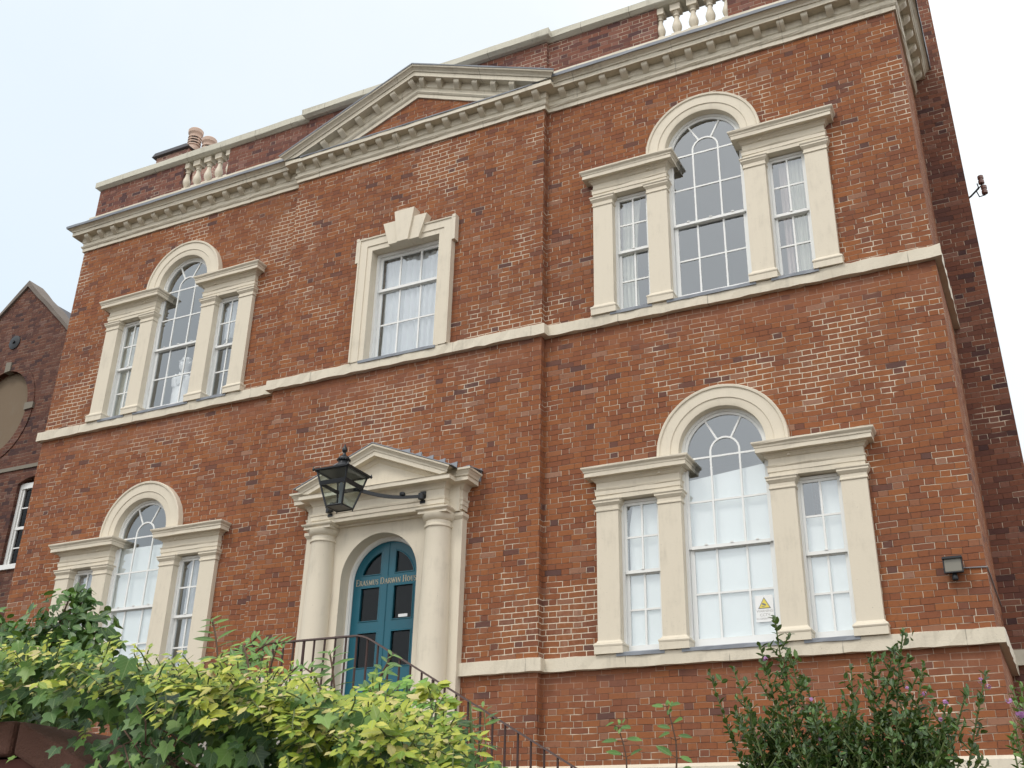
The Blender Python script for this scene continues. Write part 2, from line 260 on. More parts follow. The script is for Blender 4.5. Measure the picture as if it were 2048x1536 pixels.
# ------------------------------------------------------------------ mesh helpers
def empty(name, loc=(0, 0, 0), parent=None):
    o = bpy.data.objects.new(name, None); COL.objects.link(o); o.location = loc; o.empty_display_size = 0.2
    if parent: o.parent = parent
    return o
def tag(o, label=None, cat=None, group=None, kind=None):
    for k, v in (('label', label), ('category', cat), ('group', group), ('kind', kind)):
        if v: o[k] = v
    return o
class MB:
    def __init__(s): s.v = []; s.f = []; s.lc = {}
    def add(s, vs, fs):
        b = len(s.v); s.v += [tuple(p) for p in vs]; s.f += [tuple(i+b for i in q) for q in fs]; return s
    def box(s, x0, x1, y0, y1, z0, z1):
        return s.add([(x, y, z) for z in (z0, z1) for y in (y0, y1) for x in (x0, x1)], [(0, 2, 3, 1), (4, 5, 7, 6), (0, 1, 5, 4), (2, 6, 7, 3), (0, 4, 6, 2), (1, 3, 7, 5)])
    def prism(s, poly, h0, h1, f=lambda a, b, h: (a, h, b)):
        n = len(poly); vs = [f(a, b, h0) for a, b in poly]+[f(a, b, h1) for a, b in poly]
        tri = tessellate_polygon([[Vector((a, b, 0)) for a, b in poly]])
        fs = [tuple(t) for t in tri]+[tuple(i+n for i in reversed(t)) for t in tri]+[(i, (i+1) % n, (i+1) % n+n, i+n) for i in range(n)]
        return s.add(vs, fs)
    def plate(s, outer, holes, h0, h1, f=lambda a, b, h: (a, h, b)):     # flat plate with holes
        loops = [outer]+holes; pts = [p for l in loops for p in l]; n = len(pts)
        tri = tessellate_polygon([[Vector((a, b, 0)) for a, b in l] for l in loops])
        vs = [f(a, b, h0) for a, b in pts]+[f(a, b, h1) for a, b in pts]
        fs = [tuple(t) for t in tri]+[tuple(i+n for i in reversed(t)) for t in tri]
        k = 0
        for l in loops:
            m = len(l); fs += [(k+i, k+(i+1) % m, k+(i+1) % m+n, k+i+n) for i in range(m)]; k += m
        return s.add(vs, fs)
    def sweep(s, path, prof, f=lambda a, b, h: (a, b, h), side=-1, closed=False, jit=0.0, seg=None, cap=True):
        # prof: (offset, h) closed polygon; offset measured to the side of the path (left = +1, right = -1), mitred
        P = [Vector(p) for p in path]; n = len(P); rings = []
        for i in range(n):
            d0 = (P[i]-P[i-1]).normalized() if (i > 0 or closed) else None
            d1 = (P[(i+1) % n]-P[i]).normalized() if (i < n-1 or closed) else None
            d0 = d0 or d1; d1 = d1 or d0
            n0 = Vector((-d0.y, d0.x)); n1 = Vector((-d1.y, d1.x)); m = n0+n1; m = m/max(0.05, m.dot(n0)) if m.length > 1e-6 else n0
            rings.append((P[i], m*side))
        out = []
        for i in range(n if closed else n-1):
            a, b = rings[i], rings[(i+1) % n]; k = 1
            if seg: k = max(1, int((b[0]-a[0]).length/seg))
            for j in range(k):
                t = j/k; out.append((a[0].lerp(b[0], t), a[1].lerp(b[1], t)))
        if not closed: out.append(rings[-1])
        vs = []; m = len(prof)
        for (p, q) in out:
            for (o, h) in prof:
                jo = rnd.uniform(-jit, jit); jh = rnd.uniform(-jit, jit)
                c = p+q*(o+jo); vs.append(f(c.x, c.y, h+jh))
        N = len(out); fs = []
        for i in range(N if closed else N-1):
            for j in range(m):
                fs.append((i*m+j, i*m+(j+1) % m, ((i+1) % N)*m+(j+1) % m, ((i+1) % N)*m+j))
        if not closed and cap:
            tri = tessellate_polygon([[Vector((o, h, 0)) for o, h in prof]])
            fs += [tuple(t) for t in tri]+[tuple((N-1)*m+i for i in reversed(t)) for t in tri]
        return s.add(vs, fs)
    def tube(s, pts, r, n=8, cap=True):
        P = [Vector(p) for p in pts]; rad = r if isinstance(r, (list, tuple)) else [r]*len(P); vs = []; ref = None
        for i, p in enumerate(P):
            d = ((P[i+1] if i < len(P)-1 else p)-(P[i-1] if i > 0 else p)).normalized()
            if ref is None:
                ref = Vector((0, 0, 1)) if abs(d.z) < 0.9 else Vector((1, 0, 0))
            a = d.cross(ref).normalized(); b = a.cross(d).normalized(); ref = b
            for k in range(n):
                t = 2*math.pi*k/n; vs.append(p+a*math.cos(t)*rad[i]+b*math.sin(t)*rad[i])
        fs = [(i*n+k, i*n+(k+1) % n, (i+1)*n+(k+1) % n, (i+1)*n+k) for i in range(len(P)-1) for k in range(n)]
        if cap: fs += [tuple(reversed(range(n))), tuple((len(P)-1)*n+k for k in range(n))]
        return s.add(vs, fs)
    def lathe(s, prof, c=(0, 0, 0), n=20, a0=0, square=False):
        vs = []; cx, cy, cz = c
        for (r, z) in prof:
            for k in range(n):
                t = a0+2*math.pi*k/n; vs.append((cx+r*math.cos(t), cy+r*math.sin(t), cz+z))
        m = len(prof)
        fs = [(i*n+k, i*n+(k+1) % n, (i+1)*n+(k+1) % n, (i+1)*n+k) for i in range(m-1) for k in range(n)]
        fs += [tuple(reversed(range(n))), tuple((m-1)*n+k for k in range(n))]
        return s.add(vs, fs)
    def build(s, name, mat, parent=None, smooth=None, bevel=0, recalc=True, loc=None):
        me = bpy.data.meshes.new(name); me.from_pydata(s.v, [], s.f); me.materials.append(mat)
        if recalc:
            bm = bmesh.new(); bm.from_mesh(me); bmesh.ops.recalc_face_normals(bm, faces=bm.faces); bm.to_mesh(me); bm.free()
        me.validate()
        if smooth:
            me.shade_smooth(); me.set_sharp_from_angle(angle=R(smooth))
        if s.lc:
            at = me.attributes.new('leafco', 'FLOAT_VECTOR', 'POINT')
            for k_, c_ in s.lc.items(): at.data[k_].vector = c_
            me.shade_smooth()
        o = bpy.data.objects.new(name, me); COL.objects.link(o)
        if parent: o.parent = parent
        if loc: o.location = loc
        if bevel:
            b = o.modifiers.new('bevel', 'BEVEL'); b.width = bevel; b.segments = 2; b.limit_method = 'ANGLE'; b.angle_limit = R(40); b.harden_normals = False
        return o
XZ = lambda a, b, h: (a, h, b)
def arc(cx, cz, r, a0=180, a1=0, n=28): return [(cx+r*math.cos(R(a0+(a1-a0)*i/n)), cz+r*math.sin(R(a0+(a1-a0)*i/n))) for i in range(n+1)]
def copy_tree(o, parent=None):
    c = o.copy(); COL.objects.link(c); c.parent = parent
    for ch in list(o.children): copy_tree(ch, c)
    return c

# ------------------------------------------------------------------ dimensions of the house front (metres; z=0 is the top of the lower string course)
W, B, CP = 7.61, 2.36, 0.12           # half width, half width of the centre bay, its projection
ZU = 4.66                             # top of the upper string course
GZ = -2.55                            # garden level
WX = 4.83                             # window axis
DEP = 2.0                             # depth of the side return up to the wing
WIN = [(WX, 0.0), (WX, ZU), (-WX+0.05, 0.04), (-WX+0.05, ZU)]

# ------------------------------------------------------------------ ground
def sheet(name, x0, x1, y0, y1, z, mat, t=0.3):
    return tag(MB().box(x0, x1, y0, y1, z-t, z).build(name, mat), kind='structure')
sheet('ground', -400, 400, -400, 600, -4.30, SOIL)
sheet('garden_ground', -30, 30, -10.45, 14, GZ, SOIL, 1.72)
sheet('pavement', -40, 40, -14.2, -10.81, -4.16, PAVE, 0.13)
sheet('road', -60, 60, -21, -14.2, -4.27, paint('asphalt', (0.05, 0.05, 0.052), rough=0.9, dirt=0.4), 0.02)

# ------------------------------------------------------------------ house
house = tag(empty('georgian_house', (0, 0, GZ)), 'three bay red brick house with cream stone trim, pediment and blue front door', 'house')
HO = Vector((0, 0, -GZ))
def hp(name, mb, mat, parent=None, **k):        # a part of the house modelled in world coordinates
    o = mb.build(name, mat, parent or house, **k)
    if parent is None: o.location = HO
    return o

def venetian_hole(X, Z):
    return [(X-1.52, Z-0.0), (X+1.52, Z-0.0), (X+1.52, Z+2.2), (X+0.70, Z+2.2), (X+0.70, Z+2.445)]+[(x, z) for x, z in arc(X, Z+2.445, 0.70, 0, 180, 20)[1:-1]]+[(X-0.70, Z+2.445), (X-0.70, Z+2.2), (X-1.52, Z+2.2)]
wl = MB()
TH = 0.35
for sgn in (1, -1):
    xa, xb = (B, W) if sgn > 0 else (-W, -B)
    wl.plate([(xa, GZ), (xb, GZ), (xb, 8.52), (xa, 8.52)], [venetian_hole(x, z) for x, z in WIN if (x > 0) == (sgn > 0)], 0.0, TH)
doorhole = [(-0.80, -0.85), (0.80, -0.85), (0.80, 1.25)]+arc(0, 1.25, 0.80, 0, 180, 16)[1:-1]+[(-0.80, 1.25)]
winhole = [(-0.70, ZU), (0.70, ZU), (0.70, 6.70), (-0.70, 6.70)]
wl.plate([(-B, GZ), (B, GZ), (B, 8.52), (-B, 8.52)], [doorhole, winhole], -CP, TH-0.003)
wl.box(-W, -W+0.3, TH+0.002, 10, GZ, 8.52); wl.box(W-0.3, W, TH+0.002, DEP+0.3, GZ, 8.52); wl.box(-W, W, 9.8, 10.1, GZ, 8.52)
hp('wall', wl, BRICK)
# rooms behind the windows
rm = MB()
rm.box(-W+0.31, W-0.31, TH+0.005, 9.7, 4.15, 4.45); rm.box(-W+0.31, W-0.31, TH+0.005, 9.7, 8.35, 8.5); rm.box(-W+0.31, W-0.31, TH+0.005, 9.7, -1.2, -0.9)
rm.box(-W+0.31, W-0.31, 5.0, 5.2, -0.9, 8.35); rm.box(-W+0.305, -W+0.33, TH+0.01, 4.99, -0.9, 8.34); rm.box(W-0.33, W-0.305, TH+0.01, 4.99, -0.9, 8.34)
for x in (-2.1, 2.1): rm.box(x-0.1, x+0.1, TH+0.005, 5.0, -0.9, 8.35)
hp('room_partitions', rm, PLASTER)
rf = MB(); rf.prism([(-W+0.2, 8.6), (W-0.2, 8.6), (W-2.5, 9.6), (-W+2.5, 9.6)], 0.6, 9.9)
hp('roof', rf, SLATE)
pl = MB()
pl.sweep([(-W, 9.9), (-W, 0), (-B, 0), (-B, -CP), (B, -CP), (B, 0), (W, 0), (W, DEP)], [(-0.1, GZ), (0.05, GZ), (0.05, -1.30), (0.0, -1.26), (-0.1, -1.26)])
hp('plinth', pl, CREAM)

FP = [(-W, 9.9), (-W, 0), (-B, 0), (-B, -CP), (B, -CP), (B, 0), (W, 0), (W, DEP)]
for z in (0.0, ZU):
    st = MB(); prof = [(-0.05, z-0.165), (0.08, z-0.165), (0.08, z-0.004), (0.06, z), (-0.05, z+0.004)]
    if z == 0:
        st.sweep([(-W, 9.9), (-W, 0), (-B, 0), (-B, -CP), (-1.2, -CP)], prof, jit=0.006, seg=0.14)
        st.sweep([(1.2, -CP), (B, -CP), (B, 0), (W, 0), (W, DEP)], prof, jit=0.006, seg=0.14)
    else: st.sweep(FP, prof, jit=0.008, seg=0.13)
    hp('string_course', st, STRING)

# ---- main cornice
ZC = 8.49
co = MB()
low = [(-0.05, ZC), (0.03, ZC), (0.03, 8.556), (0.045, 8.566), (0.062, 8.590), (0.062, 8.606), (0.036, 8.612), (0.036, 8.672), (0.055, 8.69), (0.055, 8.80), (0.20, 8.80), (0.20, 8.872), (-0.05, 8.895)]
co.sweep(FP, low, jit=0.0045, seg=0.16)
cyma = [(-0.05, 8.898), (0.19, 8.876), (0.212, 8.880), (0.222, 8.905), (0.250, 8.930), (0.275, 8.942), (0.282, 8.968), (-0.05, 8.99)]
co.sweep([(-W, 9.9), (-W, 0), (-B-0.13, 0)], cyma, jit=0.003, seg=0.2); co.sweep([(B+0.13, 0), (W, 0), (W, DEP)], cyma, jit=0.003, seg=0.2)
cornice = hp('cornice', co, CREAMW)
cl = MB(); cap = [(-0.05, 8.992), (0.284, 8.968), (0.286, 8.945), (0.294, 8.943), (0.299, 8.992), (0.06, 9.03), (-0.05, 9.03)]
cl.sweep([(-W, 9.9), (-W, 0), (-B-0.13, 0)], cap, jit=0.004, seg=0.22); cl.sweep([(B+0.13, 0), (W, 0), (W, DEP)], cap, jit=0.004, seg=0.22)
cl.sweep([(-B+0.12, -CP), (B-0.12, -CP)], [(-0.02, 8.899), (0.205, 8.876), (0.211, 8.868), (0.215, 8.888), (-0.02, 8.915)], jit=0.003, seg=0.2)
cl.box(-B-0.2, -B+0.12, -CP-0.214, -CP+0.02, 8.8995, 8.9); cl.box(B-0.12, B+0.2, -CP-0.214, -CP+0.02, 8.8995, 8.9)
hp('lead_flashing', cl, LEAD, cornice)
# modillions: one console, copied
def modillion_mb(drop=0.0):
    m = MB(); m.prism([(0.05, 8.672), (0.078, 8.690), (0.12, 8.715), (0.155, 8.738), (0.172, 8.765), (0.172, 8.803), (0.05, 8.803)], -0.05, 0.05, lambda a, b, h: (h, -a, b-8.80)); return m
m0 = modillion_mb().build('modillion', CREAMW, cornice, smooth=35)
first = [True]
def put_mod(loc, rz=0.0, ry=0.0, parent=cornice):
    o = m0 if first[0] else m0.copy()
    if not first[0]: COL.objects.link(o)
    first[0] = False; o.parent = parent; o.location = loc; o.rotation_euler = (0, ry, rz)
    s = rnd.uniform(0.93, 1.05); o.scale = (s, rnd.uniform(0.95, 1.02), rnd.uniform(0.93, 1.0))
NM = 15
for i in range(NM):
    dx = (W-B-0.10)/NM
    put_mod((-W+0.02+dx*(i+0.35), 0, 8.80)); put_mod((W-0.02-dx*(i+0.35), 0, 8.80))
    put_mod((-B+0.10+(2*B-0.2)*i/(NM-1), -CP, 8.80))
for i in range(6): put_mod((W, 0.22+0.32*i, 8.80), R(90))

# ---- pediment
TAN = 0.415; COS = math.cos(math.atan(TAN)); AP = 9.545
def raking(prof, mat, name, parent, zclip=8.893, jit=0.003):
    mb = MB()
    for sg in (-1, 1):
        secs = []
        for k in range(13):
            t = k/12; ring = []
            for (o, tt) in prof:
                za = AP+tt/COS; xe = min(B+max(o, 0.0), (za-zclip)/TAN); x = xe*(1-t)
                ring.append((sg*x, -CP-o, za-TAN*x+(rnd.uniform(-jit, jit) if 0 < k < 12 else 0)))
            secs += ring
        m = len(prof)
        fs = [(k*m+j, k*m+(j+1) % m, (k+1)*m+(j+1) % m, (k+1)*m+j) for k in range(12) for j in range(m)]
        tri = tessellate_polygon([[Vector((o, t, 0)) for o, t in prof]]); fs += [tuple(t) for t in tri]
        mb.add(secs, fs)
    return hp(name, mb, mat, parent)
b0 = 8.49
rp = [(o-0.003 if o > 0 else -0.04, z-b0) for o, z in low[:-1]]+[(-0.04, 8.88-b0)]
ped = raking(rp, CREAMW, 'pediment', None)
ty = MB(); ty.prism([(-B, 8.522), (B, 8.522), (0, 9.60)], -CP, -0.058); hp('tympanum', ty, BRICK, ped)
raking([(-0.04, 0.392)]+[(o, z-b0) for o, z in cyma[1:-1]]+[(-0.04, 0.49)], CREAMW, 'raking_moulding', ped)
raking([(-0.3, 0.492), (0.285, 0.480), (0.290, 0.478), (0.294, 0.497), (-0.3, 0.515)], LEAD, 'lead_flashing', ped, jit=0.004)
for sg in (-1, 1):
    for i in range(7):
        x = 0.14+0.345*i if sg > 0 else 0.10+0.345*i
        z = AP+0.31/COS-TAN*x
        if z < 9.02: continue
        put_mod((sg*x, -CP, z), 0, sg*math.atan(TAN)*1.0, ped)

# ---- parapet
YP = 0.0
PX = 7.53
pp = MB()
def pwall(x0, x1, yf, z0=9.28, z1=9.92): pp.box(x0, x1, yf, yf+0.23, z0, z1)
OP = (4.22, 5.33)
pwall(-PX, -OP[1]-0.0, YP); pwall(-OP[0], -2.36, YP); pwall(2.36, OP[0], YP); pwall(OP[1], PX, YP); pwall(-2.36, 2.36, YP-0.055)
pp.box(-PX, -PX+0.23, 0.231, 9.8, 9.0, 9.92); pp.box(PX-0.23, PX, 0.231, DEP+0.2, 9.0, 9.92)
pp.box(-PX, PX, YP+0.02, YP+0.20, 9.0, 9.275)
parapet = hp('parapet', pp, BRICKP)
pb = MB()
for pth in ([(-PX, 9.8), (-PX, YP), (-2.36, YP)], [(2.36, YP), (PX, YP), (PX, DEP)]): pb.sweep(pth, [(-0.23, 8.96), (0.09, 8.96), (0.09, 9.19), (0.07, 9.20), (0.07, 9.25), (0.04, 9.265), (0.03, 9.278), (-0.23, 9.279)], jit=0.004, seg=0.25)
hp('parapet_base', pb, CREAMW, parapet)
pc = MB()
cprof = [(-0.25, 9.922), (0.02, 9.922), (0.075, 9.955), (0.085, 9.965), (0.085, 10.085), (0.06, 10.105), (-0.25, 10.14)]
pc.sweep([(-PX, 9.8), (-PX, YP), (-2.36-0.002, YP)], cprof, jit=0.005, seg=0.5); pc.sweep([(2.362, YP), (PX, YP), (PX, DEP)], cprof, jit=0.005, seg=0.5)
pc.sweep([(-2.36, YP+0.1), (-2.36, YP-0.10), (2.36, YP-0.10), (2.36, YP+0.1)], [(o, z+0.004) for o, z in cprof], jit=0.005, seg=0.5)
hp('coping', pc, STONE, parapet)
bal = MB()
bprof = [(0.052, 0.07), (0.045, 0.085), (0.035, 0.10), (0.05, 0.14), (0.072, 0.19), (0.078, 0.235), (0.068, 0.285), (0.048, 0.345), (0.037, 0.405), (0.034, 0.43), (0.05, 0.44), (0.05, 0.46), (0.038, 0.47), (0.042, 0.49), (0.06, 0.51), (0.06, 0.52)]
bal.lathe(bprof, n=18); bal.box(-0.075, 0.075, -0.075, 0.075, 0.0, 0.07); bal.box(-0.08, 0.08, -0.08, 0.08, 0.52, 0.640)
balm = bal.build('baluster', CREAM, parapet, smooth=40)
k = 0
for sg in (-1, 1):
    for i in range(5):
        o = balm if k == 0 else balm.copy()
        if k: COL.objects.link(o)
        k += 1; o.parent = parapet; o.location = (sg*(OP[0]+OP[1])/2+(i-2)*0.265, YP+0.09, 9.28)

# ---- chimney
cs = MB(); cs.box(-7.18, -5.60, 1.0, 1.75, 8.8, 11.02); cs.box(-7.22, -6.34, 0.95, 1.80, 11.02, 11.27)
chim = hp('chimney', cs, BRICKC)
cc = MB(); cc.prism([(-7.30, 11.271), (-6.28, 11.271), (-6.36, 11.35), (-7.22, 11.35)], 0.88, 1.87); hp('chimney_cap', cc, SLATE, chim)
c2 = MB(); c2.box(-5.72, -5.10, 2.2, 2.9, 8.8, 10.5); hp('chimney_stack', c2, BRICKC, chim)
pot = MB(); pot.lathe([(0.13, 0), (0.15, 0.02), (0.15, 0.07), (0.125, 0.09), (0.12, 0.36), (0.125, 0.37), (0.155, 0.40), (0.16, 0.46), (0.14, 0.48), (0.11, 0.47)], n=24)
for zz in (0.13, 0.185, 0.24, 0.295): pot.lathe([(0.118, zz), (0.141, zz+0.006), (0.141, zz+0.026), (0.118, zz+0.032)], n=24)
npot = len(pot.f)
for a in range(4):  # vent slots as dark strips between the rings, shade put into the colour
    for zz in (0.166, 0.221, 0.276):
        t0 = a*math.pi/2+0.2
        pts = [(0.129*math.cos(t0+q*0.11), 0.129*math.sin(t0+q*0.11)) for q in range(11)]
        for (p, q) in zip(pts, pts[1:]): pot.add([(p[0], p[1], zz-0.003), (q[0], q[1], zz-0.003), (q[0], q[1], zz+0.019), (p[0], p[1], zz+0.019)], [(0, 1, 2, 3)])
potm = pot.build('chimney_pot', TERRA, chim, smooth=40); potm.data.materials.append(DARKHOLE)
for q in potm.data.polygons[npot:]: q.material_index = 1
for i, (x, y, z) in enumerate(((-6.48, 1.2, 11.34), (-6.10, 1.25, 11.02), (-5.42, 2.5, 10.5))):
    o = potm if i == 0 else potm.copy()
    if i: COL.objects.link(o); o.parent = chim
    o.location = (x, y, z); o.scale = (1.0, 1.0, 1.22)

# ---- rear wing on the right
wg = MB(); wg.prism([(5.5, GZ), (8.235, GZ), (8.02, 12.2), (5.5, 12.2)], DEP, 5.2)
wing = hp('side_wing', wg, BRICKW)
wb = MB(); wb.box(5.5, 8.26, DEP-0.06, 5.25, -0.05, 0.13); hp('string_course', wb, STONE, wing)
wc = MB(); wc.box(5.45, 8.00, DEP-0.07, 5.19, 12.2, 12.35); hp('coping', wc, STONE, wing)

# ------------------------------------------------------------------ venetian windows
def vwindow():
    t = empty('venetian_window', (0, 0, 0), house)
    # pilasters
    for xc in (-1.533, -0.705, 0.705, 1.533):
        p = MB(); h = 0.148
        ring = [(-h, 0.20), (-h, -0.08), (h, -0.08), (h, 0.20)]
        p.sweep(ring, [(-0.10, 0.155), (0.0, 0.155), (0.0, 1.80), (-0.10, 1.80)])
        p.sweep(ring, [(-0.10, 0.0), (0.036, 0.0), (0.036, 0.088), (0.040, 0.092), (0.045, 0.108), (0.040, 0.124), (0.030, 0.128), (0.028, 0.136), (0.012, 0.146), (0.002, 0.165), (-0.10, 0.165)], jit=0.0015)
        p.sweep(ring, [(-0.10, 1.80), (0.006, 1.80), (0.013, 1.808), (0.013, 1.826), (0.004, 1.832), (0.004, 1.872), (0.012, 1.88), (0.030, 1.905), (0.034, 1.91), (0.034, 1.93), (0.046, 1.945), (0.046, 1.958), (-0.10, 1.958)], jit=0.0015)
        p.box(-h+0.02, h-0.02, -0.06, 0.19, 0.001, 1.957)
        o = p.build('pilaster', CREAM, t, bevel=0.004); o.location = (xc, 0, 0)
    # entablatures over the side lights
    for sg in (-1, 1):
        xa, xb = (-1.683, -0.557) if sg < 0 else (0.557, 1.683)
        ring = [(xa, 0.20), (xa, -0.08), (xb, -0.08), (xb, 0.20)]
        e = MB()
        e.sweep(ring, [(-0.2, 1.959), (0.0, 1.959), (0.0, 2.015), (0.009, 2.02), (0.009, 2.075), (0.016, 2.082), (0.022, 2.097), (-0.002, 2.10), (-0.002, 2.19), (0.012, 2.20), (0.03, 2.225), (0.05, 2.235), (0.055, 2.25), (0.118, 2.25), (0.118, 2.302), (0.126, 2.308), (0.130, 2.330), (0.150, 2.350), (0.156, 2.36), (0.156, 2.378), (-0.2, 2.392)], jit=0.0025, seg=0.2)
        e.box(xa+0.15, xb-0.15, 0.06, 0.20, 1.962, 2.385)
        e.build('entablature', CREAM, t)
    # archivolt
    a = MB(); zs = 2.445
    path = [(-0.557, 2.20), (-0.557, 2.38)]+arc(0, zs, 0.557, 180, 0, 40)+[(0.557, 2.38), (0.557, 2.20)]
    a.sweep(path, [(0, 0.20), (0, -0.078), (0.012, -0.082), (0.10, -0.082), (0.108, -0.095), (0.235, -0.095), (0.245, -0.112), (0.272, -0.115), (0.281, -0.105), (0.281, 0.20)], f=XZ, side=1, jit=0.001)
    a.build('archivolt', CREAM, t, smooth=30)
    # centre sash
    c = MB(); y0, y1 = 0.035, 0.13
    c.sweep([(-0.557, 0.02), (-0.557, 2.38)]+arc(0, zs, 0.557, 180, 0, 40)+[(0.557, 2.38), (0.557, 0.02)], [(0, y0), (-0.035, y0), (-0.035, y1), (0, y1)], f=XZ, side=1)
    # upper sash (outer) z 1.22..top, lower sash (inner)
    c.sweep([(-0.521, 1.22), (-0.521, 2.40)]+arc(0, zs, 0.521, 180, 0, 40)+[(0.521, 2.40), (0.521, 1.22)], [(0, 0.055), (-0.036, 0.055), (-0.036, 0.09), (0, 0.09)], f=XZ, side=1)
    c.box(-0.485, 0.485, 0.050, 0.092, 1.212, 1.252)
    c.box(-0.519, -0.465, 0.093, 0.128, 0.02, 1.245); c.box(0.465, 0.519, 0.093, 0.128, 0.02, 1.245); c.box(-0.465, 0.465, 0.093, 0.128, 0.03, 0.135); c.box(-0.465, 0.465, 0.094, 0.128, 1.205, 1.245)
    bw = 0.012
    for x in (-0.185, 0.185):
        c.box(x-bw, x+bw, 0.06, 0.085, 1.252, zs-0.03); c.box(x-bw, x+bw, 0.098, 0.123, 0.135, 1.205)
    for zz in (1.815, 2.39):
        for (p, q) in ((-0.485, -0.185-bw), (-0.185+bw, 0.185-bw), (0.185+bw, 0.485)): c.box(p, q, 0.062, 0.083, zz-bw, zz+bw)
    for (p, q) in ((-0.465, -0.185-bw), (-0.185+bw, 0.185-bw), (0.185+bw, 0.465)): c.box(p, q, 0.100, 0.121, 0.668-bw, 0.668+bw)
    c.sweep([(-0.185, zs-0.03)]+arc(0, zs, 0.185, 180, 0, 20)+[(0.185, zs-0.03)], [(-bw, 0.06), (bw, 0.06), (bw, 0.085), (-bw, 0.085)], f=XZ, side=1)
    for ang in (62, 118):
        d = Vector((math.cos(R(ang)), math.sin(R(ang)))); nn = Vector((-d.y, d.x))*bw
        p0 = d*0.192+Vector((0, zs)); p1 = d*0.49+Vector((0, zs))
        c.prism([tuple(p0-nn), tuple(p1-nn), tuple(p1+nn), tuple(p0+nn)], 0.061, 0.084)
    for x in (-0.3, 0.02, 0.33): c.box(x-0.018, x+0.018, 0.04, 0.06, 1.253, 1.268)
    c.build('sash', WHITE, t)
    # side sashes
    for sg in (-1, 1):
        s = MB(); xc = sg*1.119; xw = 0.266
        s.box(xc-xw, xc-xw+0.03, 0.035, 0.13, 0.02, 1.95); s.box(xc+xw-0.03, xc+xw, 0.035, 0.13, 0.02, 1.95)
        s.box(xc-xw+0.03, xc+xw-0.03, 0.037, 0.13, 1.915, 1.95)
        a0, a1 = xc-xw+0.031, xc+xw-0.031
        s.box(a0, a0+0.032, 0.055, 0.09, 1.0, 1.915); s.box(a1-0.032, a1, 0.055, 0.09, 1.0, 1.915); s.box(a0+0.032, a1-0.032, 0.056, 0.09, 1.88, 1.915); s.box(a0, a1, 0.050, 0.0915, 0.995, 1.035)
        s.box(a0, a0+0.04, 0.093, 0.128, 0.03, 1.02); s.box(a1-0.04, a1, 0.093, 0.128, 0.03, 1.02); s.box(a0+0.04, a1-0.04, 0.094, 0.128, 0.03, 0.115); s.box(a0+0.04, a1-0.04, 0.095, 0.128, 0.985, 1.02)
        s.box(xc-bw, xc+bw, 0.06, 0.085, 1.035, 1.88); s.box(xc-bw, xc+bw, 0.098, 0.123, 0.115, 0.985)
        for (p, q) in ((a0+0.032, xc-bw), (xc+bw, a1-0.032)): s.box(p, q, 0.062, 0.083, 1.462-bw, 1.462+bw)
        for (p, q) in ((a0+0.04, xc-bw), (xc+bw, a1-0.04)): s.box(p, q, 0.1, 0.121, 0.548-bw, 0.548+bw)
        s.box(xc-0.02, xc+0.02, 0.04, 0.06, 1.036, 1.05)
        s.build('sash', WHITE, t)
    # glass
    def pane(g, poly, y):
        cx = sum(p[0] for p in poly)/len(poly); cz = sum(p[1] for p in poly)/len(poly)
        ax, az = rnd.uniform(-0.014, 0.014), rnd.uniform(-0.012, 0.012)
        g.add([(p[0], y+(p[0]-cx)*ax+(p[1]-cz)*az, p[1]) for p in poly], [tuple(range(len(poly)))])
    def rect(g, x0, x1, z0, z1, y): pane(g, [(x0, z0), (x1, z0), (x1, z1), (x0, z1)], y)
    g = MB(); xs = [-0.49, -0.185, 0.185, 0.49]
    for i in range(3):
        rect(g, xs[i], xs[i+1], 1.25, 1.815, 0.072); rect(g, xs[i], xs[i+1], 1.815, 2.39, 0.072)
        rect(g, max(xs[i], -0.467), min(xs[i+1], 0.467), 0.13, 0.668, 0.11); rect(g, max(xs[i], -0.467), min(xs[i+1], 0.467), 0.668, 1.21, 0.11)
    for aa, bb in ((180, 118), (118, 62), (62, 0)):
        inn = arc(0, zs, 0.185, bb, aa, 6); ou = arc(0, zs, 0.49, aa, bb, 12)
        poly = ou+inn
        if aa == 180: poly = [(-0.49, 2.39)]+ou+inn+[(-0.185, 2.39)]
        if bb == 0: poly = ou+[(0.49, 2.39), (0.185, 2.39)]+inn
        tri = tessellate_polygon([[Vector((p[0], p[1], 0)) for p in poly]]); az = rnd.uniform(-0.006, 0.006); ax = rnd.uniform(-0.006, 0.006)
        g.add([(p[0], 0.072+ax*p[0]+az*(p[1]-2.6), p[1]) for p in poly], [tuple(q) for q in tri])
    pane(g, [(-0.185, 2.39), (0.185, 2.39)]+arc(0, zs, 0.185, 0, 180, 12), 0.072)
    g.build('glass', GLASS, t, recalc=False)
    for sg in (-1, 1):
        g = MB(); xc = sg*1.119
        for (p, q) in ((xc-0.21, xc), (xc, xc+0.21)):
            rect(g, p, q, 1.03, 1.462, 0.072); rect(g, p, q, 1.462, 1.885, 0.072); rect(g, p, q, 0.11, 0.548, 0.11); rect(g, p, q, 0.548, 0.99, 0.11)
        g.build('glass', GLASS, t, recalc=False)
    # lead-dressed sills
    for (xa, xb) in ((-1.44, -0.83), (-0.62, 0.60), (0.80, 1.41)):
        s = MB(); s.sweep([(xa, 0.0), (xb, 0.0)], [(-0.13, 0.0), (0.085, 0.0), (0.088, -0.035), (0.096, -0.035), (0.099, 0.006), (0.09, 0.014), (-0.03, 0.024), (-0.13, 0.028)], jit=0.003, seg=0.1); s.build('sill', LEAD, t)
    return t
vw = vwindow()
for i, (x, z) in enumerate(WIN):
    o = vw if i == 0 else copy_tree(vw, house)
    o.location = Vector((x, 0, z))+HO

